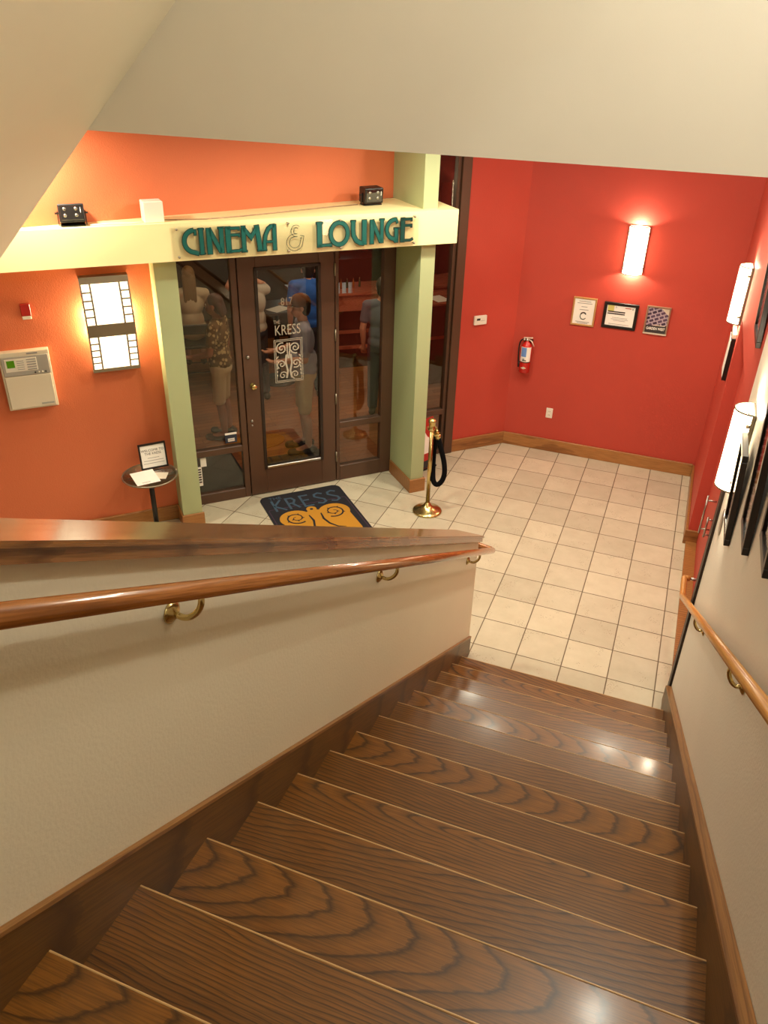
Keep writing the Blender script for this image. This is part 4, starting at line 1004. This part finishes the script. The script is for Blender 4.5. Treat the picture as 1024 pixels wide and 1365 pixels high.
def person(label, a, b, heading, h=1.75, pose=None, skin='skin', hair='haird', hairlen=0, shirt='shirtgrey', sleeves=.6, shorts='khaki', leg=.85, shoe='shoe', cap=None, belly=0.0, z=0.0, female=False):
    t = thing('person', label, 'person', F(a, b, z), FR+heading)
    s = h/1.75; J = {k: Vector(v)*s for k, v in J0.items()}
    for k, v in (pose or {}).items(): J[k] = Vector(v)*s
    ft = {}
    for sd in 'LR':
        d = (J['an'+sd]-J['kn'+sd]); ft[sd] = Vector((J['an'+sd].x*1.06, J['an'+sd].y-.175*s, J['an'+sd].z-.055*s))
    H = J['head']; cw = .150 if female else .165
    P = [('e', H+Vector((0, .012, .02))*s, (.074*s, .093*s, .098*s)), ('e', H+Vector((0, -.018, -.055))*s, (.056*s, .066*s, .066*s)),
         ('c', H+Vector((0, -.100, -.012))*s, H+Vector((0, -.082, .03))*s, .012*s, .009*s), ('e', H+Vector((0, -.086, -.062))*s, (.024*s, .010*s, .008*s)),
         ('e', H+Vector((.075, .012, -.012))*s, (.012*s, .020*s, .030*s)), ('e', H+Vector((-.075, .012, -.012))*s, (.012*s, .020*s, .030*s)),
         ('c', J['neck'], H+Vector((0, .015, -.06))*s, .056*s, .052*s),
         ('c', J['chest'].lerp(J['neck'], .85), J['shL'], .07*s, .058*s), ('c', J['chest'].lerp(J['neck'], .85), J['shR'], .07*s, .058*s),
         ('e', J['chest'], (cw*s, .112*s, .185*s)), ('e', J['belly']+Vector((0, -belly*.4, 0)), ((cw-.015+belly*.5)*s, (.108+belly)*s, .17*s)), ('e', J['pelv'], (.162*s, .118*s, .13*s))]
    for sd, q in (('L', 1), ('R', -1)):
        S, E_, W_ = J['sh'+sd], J['el'+sd], J['wr'+sd]
        P += [('c', S, E_, .052*s, .040*s), ('c', E_, E_.lerp(W_, .4), .041*s, .039*s), ('c', E_.lerp(W_, .4), W_, .039*s, .026*s)]
        P += hand(W_, W_-E_, q)
        K, A_ = J['kn'+sd], J['an'+sd]
        P += [('c', J['hi'+sd], K, .086*s, .056*s), ('c', K, K.lerp(A_, .35)+Vector((0, .012, 0)), .054*s, .056*s), ('c', K.lerp(A_, .35)+Vector((0, .012, 0)), A_, .056*s, .036*s),
              ('c', A_, ft[sd], .040*s, .034*s), ('c', A_, A_+Vector((0, .045, -.045))*s, .038*s, .034*s)]
    body = blob(P, .0068, skin, 'body', t)
    for sx in (-1, 1):
        MB(Matrix.Translation(H+Vector((sx*.029, -.079, .005))*s)).lathe([(0, -.010), (.008, -.006), (.010, 0), (.008, .006), (0, .010)], 10, Matrix.Rotation(pi/2, 4, 'X')).build('eye', 'paper', body)
    # shirt
    Q = [('e', J['chest'], ((cw+.014)*s, .128*s, .19*s)), ('e', J['belly']+Vector((0, -belly*.4, 0)), ((cw+.004+belly*.5)*s, (.128+belly)*s, .17*s)), ('e', J['pelv']+Vector((0, 0, .03))*s, (.176*s, .134*s, .11*s)),
         ('c', J['chest'].lerp(J['neck'], .8), J['shL'], .078*s, .066*s), ('c', J['chest'].lerp(J['neck'], .8), J['shR'], .078*s, .066*s)]
    if sleeves > 0:
        for sd in 'LR': Q.append(('c', J['sh'+sd], J['sh'+sd].lerp(J['el'+sd], sleeves), .064*s, .062*s))
    blob(Q, .011, shirt, 'shirt', t, 3)
    Q = [('e', J['pelv']-Vector((0, 0, .03))*s, (.172*s, .130*s, .115*s))]
    for sd in 'LR':
        Q.append(('c', J['hi'+sd], J['hi'+sd].lerp(J['kn'+sd], min(leg, 1.0)), .096*s, (.078 if leg <= 1 else .082)*s))
        if leg > 1: Q.append(('c', J['kn'+sd], J['kn'+sd].lerp(J['an'+sd], leg-1)+Vector((0, .008, 0)), .082*s, .070*s))
    blob(Q, .011, shorts, 'trousers' if leg > 1 else 'shorts', t, 3)
    for sd in 'LR':
        A_ = J['an'+sd]; blob([('c', A_+Vector((0, .05, -.042))*s, ft[sd]+Vector((0, -.03, .0))*s, .046*s, .042*s), ('c', A_+Vector((0, .02, -.02))*s, A_+Vector((0, -.05, -.03))*s, .046*s, .044*s), ('e', ft[sd]+Vector((0, 0, -.005))*s, (.046*s, .07*s, .034*s))], .009, shoe, 'shoe', t)
    # hair
    if hair:
        Q = [('e', H+Vector((0, .026, .034))*s, (.083*s, .096*s, .098*s)), ('e', H+Vector((0, .055, -.02))*s, (.07*s, .062*s, .09*s))]
        if hairlen > 0:
            for x_ in (-.045, -.015, .015, .045): Q.append(('c', H+Vector((x_, .075, .0))*s, H+Vector((x_*1.3, .115, -hairlen))*s, .045*s, .026*s))
        blob(Q, .009, hair, 'hair', t)
    if cap:
        k_ = blob([('e', H+Vector((0, .012, .055))*s, (.088*s, .103*s, .078*s)), ('e', H+Vector((0, .012, .03))*s, (.088*s, .103*s, .05*s))], .008, cap, 'cap', t)
        blob([('e', H+Vector((0, -.135, .030))*s, (.072*s, .085*s, .011*s))], .006, cap, 'cap_brim', k_)
    return t
# heading 0 faces the lobby; -90 deg faces left along the shop front
person('person in a rust cap, blue grey shirt and khaki shorts standing behind the door glass', -.335, 3.40, radians(-100), 1.74,
       pose=dict(elL=(.26, -.02, 1.14), wrL=(.20, -.25, 1.12), elR=(-.26, -.02, 1.13), wrR=(-.22, -.26, 1.10)), skin='skin', hair='haird', cap='capb', shirt='shirtgrey', sleeves=.75, shorts='khaki', leg=.92, belly=.04)
person('person in a floral shirt and cream shorts standing behind the left sidelight', -1.075, 4.05, radians(-120), 1.64,
       pose=dict(elL=(.25, -.03, 1.13), wrL=(.15, -.24, 1.05)), skin='skind', hair='hairr', hairlen=.10, shirt='floral', sleeves=.6, shorts='cream_c', leg=.95, female=True)
person('person with long blonde hair and beige shirt sitting on a bar stool', -1.04, 5.60, radians(170), 1.66, z=-.085,
       pose=dict(knL=(.11, -.42, .86), anL=(.10, -.36, .42), knR=(-.11, -.42, .86), anR=(-.10, -.36, .42), elL=(.25, -.06, 1.14), wrL=(.20, -.28, 1.16), elR=(-.25, -.06, 1.14), wrR=(-.20, -.28, 1.16)),
       hair='hairb', hairlen=.30, shirt='shirtbeige', sleeves=.5, shorts='khaki', leg=.9, female=True)
person('person in a bright blue shirt turned away at the tall bar table', .26, 4.90, radians(165), 1.76,
       pose=dict(head=(0, -.12, 1.56), neck=(0, -.06, 1.44), chest=(0, -.02, 1.26)), hair='haird', shirt='shirtblue', shorts='denim', leg=1.9)
person('person in a pale grey shirt with one arm raised at the tall bar table', -.42, 5.02, radians(190), 1.70,
       pose=dict(elL=(.24, -.14, 1.46), wrL=(.06, -.26, 1.62), elR=(-.24, -.16, 1.42), wrR=(-.06, -.30, 1.52)), hair='haird', shirt='shirtlight', sleeves=.25, shorts='denim', leg=1.9)
person('person in a slate shirt and jeans standing behind the right sidelight', .86, 4.06, radians(150), 1.66, hair='haird', shirt='shirtslate', shorts='denim', leg=1.9)
# bar stool under the seated person
bs = thing('bar_stool', 'black metal bar stool under the seated blonde person', 'stool', F(-1.04, 5.58, 0), FR+radians(170))
MB().box(-.20, -.20, .605, .20, .20, .655, bev=.02, seg=2).build('seat', 'black', bs)
MB().box(-.19, .19, .80, .19, .215, .92, bev=.008).tube([(-.17, .20, .63), (-.17, .205, .84)], .011, 8).tube([(.17, .20, .63), (.17, .205, .84)], .011, 8).build('backrest', 'black', bs)
for sx in (-1, 1):
    for sy in (-1, 1): MB().tube([(sx*.16, sy*.16, .61), (sx*.21, sy*.21, 0)], .012, 8).build('leg', 'blackm', bs)
MB().tube([(.185*sx, .185*sy, .30) for sx, sy in ((1, 1), (-1, 1), (-1, -1), (1, -1), (1, 1))], .008, 8).build('foot_ring', 'blackm', bs)

# added lounge lamps: pendants that brighten the people, floor and bar
def pendant(a, b, z, p, label):
    t = thing('fill_pendant', label, 'lamp', F(a, b, z), FR)
    MB().lathe([(.05, .12), (.11, 0)], 20, cap=False).build('shade', 'blackm', t); MB().tube([(0, 0, .11), (0, 0, 3.1-z)], .005, 6).build('cord', 'black', t)
    MB().lathe([(0, .01), (.03, .03), (.03, .06), (0, .09)], 12).build('bulb', 'lampf', t)
    lamp('pendant_fill_light', F(a, b, z+.0), p, .06, (1, .74, .48))
pendant(-1.2, 4.75, 2.75, 18, 'added pendant lamp over the seated people in the lounge')
pendant(.35, 4.3, 2.75, 22, 'added pendant lamp between the door and the bar')
pendant(1.15, 4.75, 2.70, 34, 'added pendant lamp over the curved bar counter')
pendant(-.6, 3.35, 2.85, 34, 'added pendant lamp just inside the glass door')

# ------------------------------------------------------------------ world, view
w = bpy.data.worlds.new('world'); SC.world = w; w.use_nodes = True
bg = w.node_tree.nodes.get('Background') or w.node_tree.nodes.new('ShaderNodeBackground')
bg.inputs[0].default_value = (.9, .8, .65, 1); bg.inputs[1].default_value = 0.05
vs = SC.view_settings
vs.view_transform = 'Standard'; vs.look = 'None'; vs.gamma = 1.0; vs.use_curve_mapping = False; vs.exposure = 0.0
SC.cycles.use_denoising = True
SC.cycles.max_bounces = 8; SC.cycles.diffuse_bounces = 4; SC.cycles.glossy_bounces = 4; SC.cycles.transparent_max_bounces = 12
SC.cycles.sample_clamp_indirect = 6.0
SC.cycles.caustics_reflective = False; SC.cycles.caustics_refractive = False
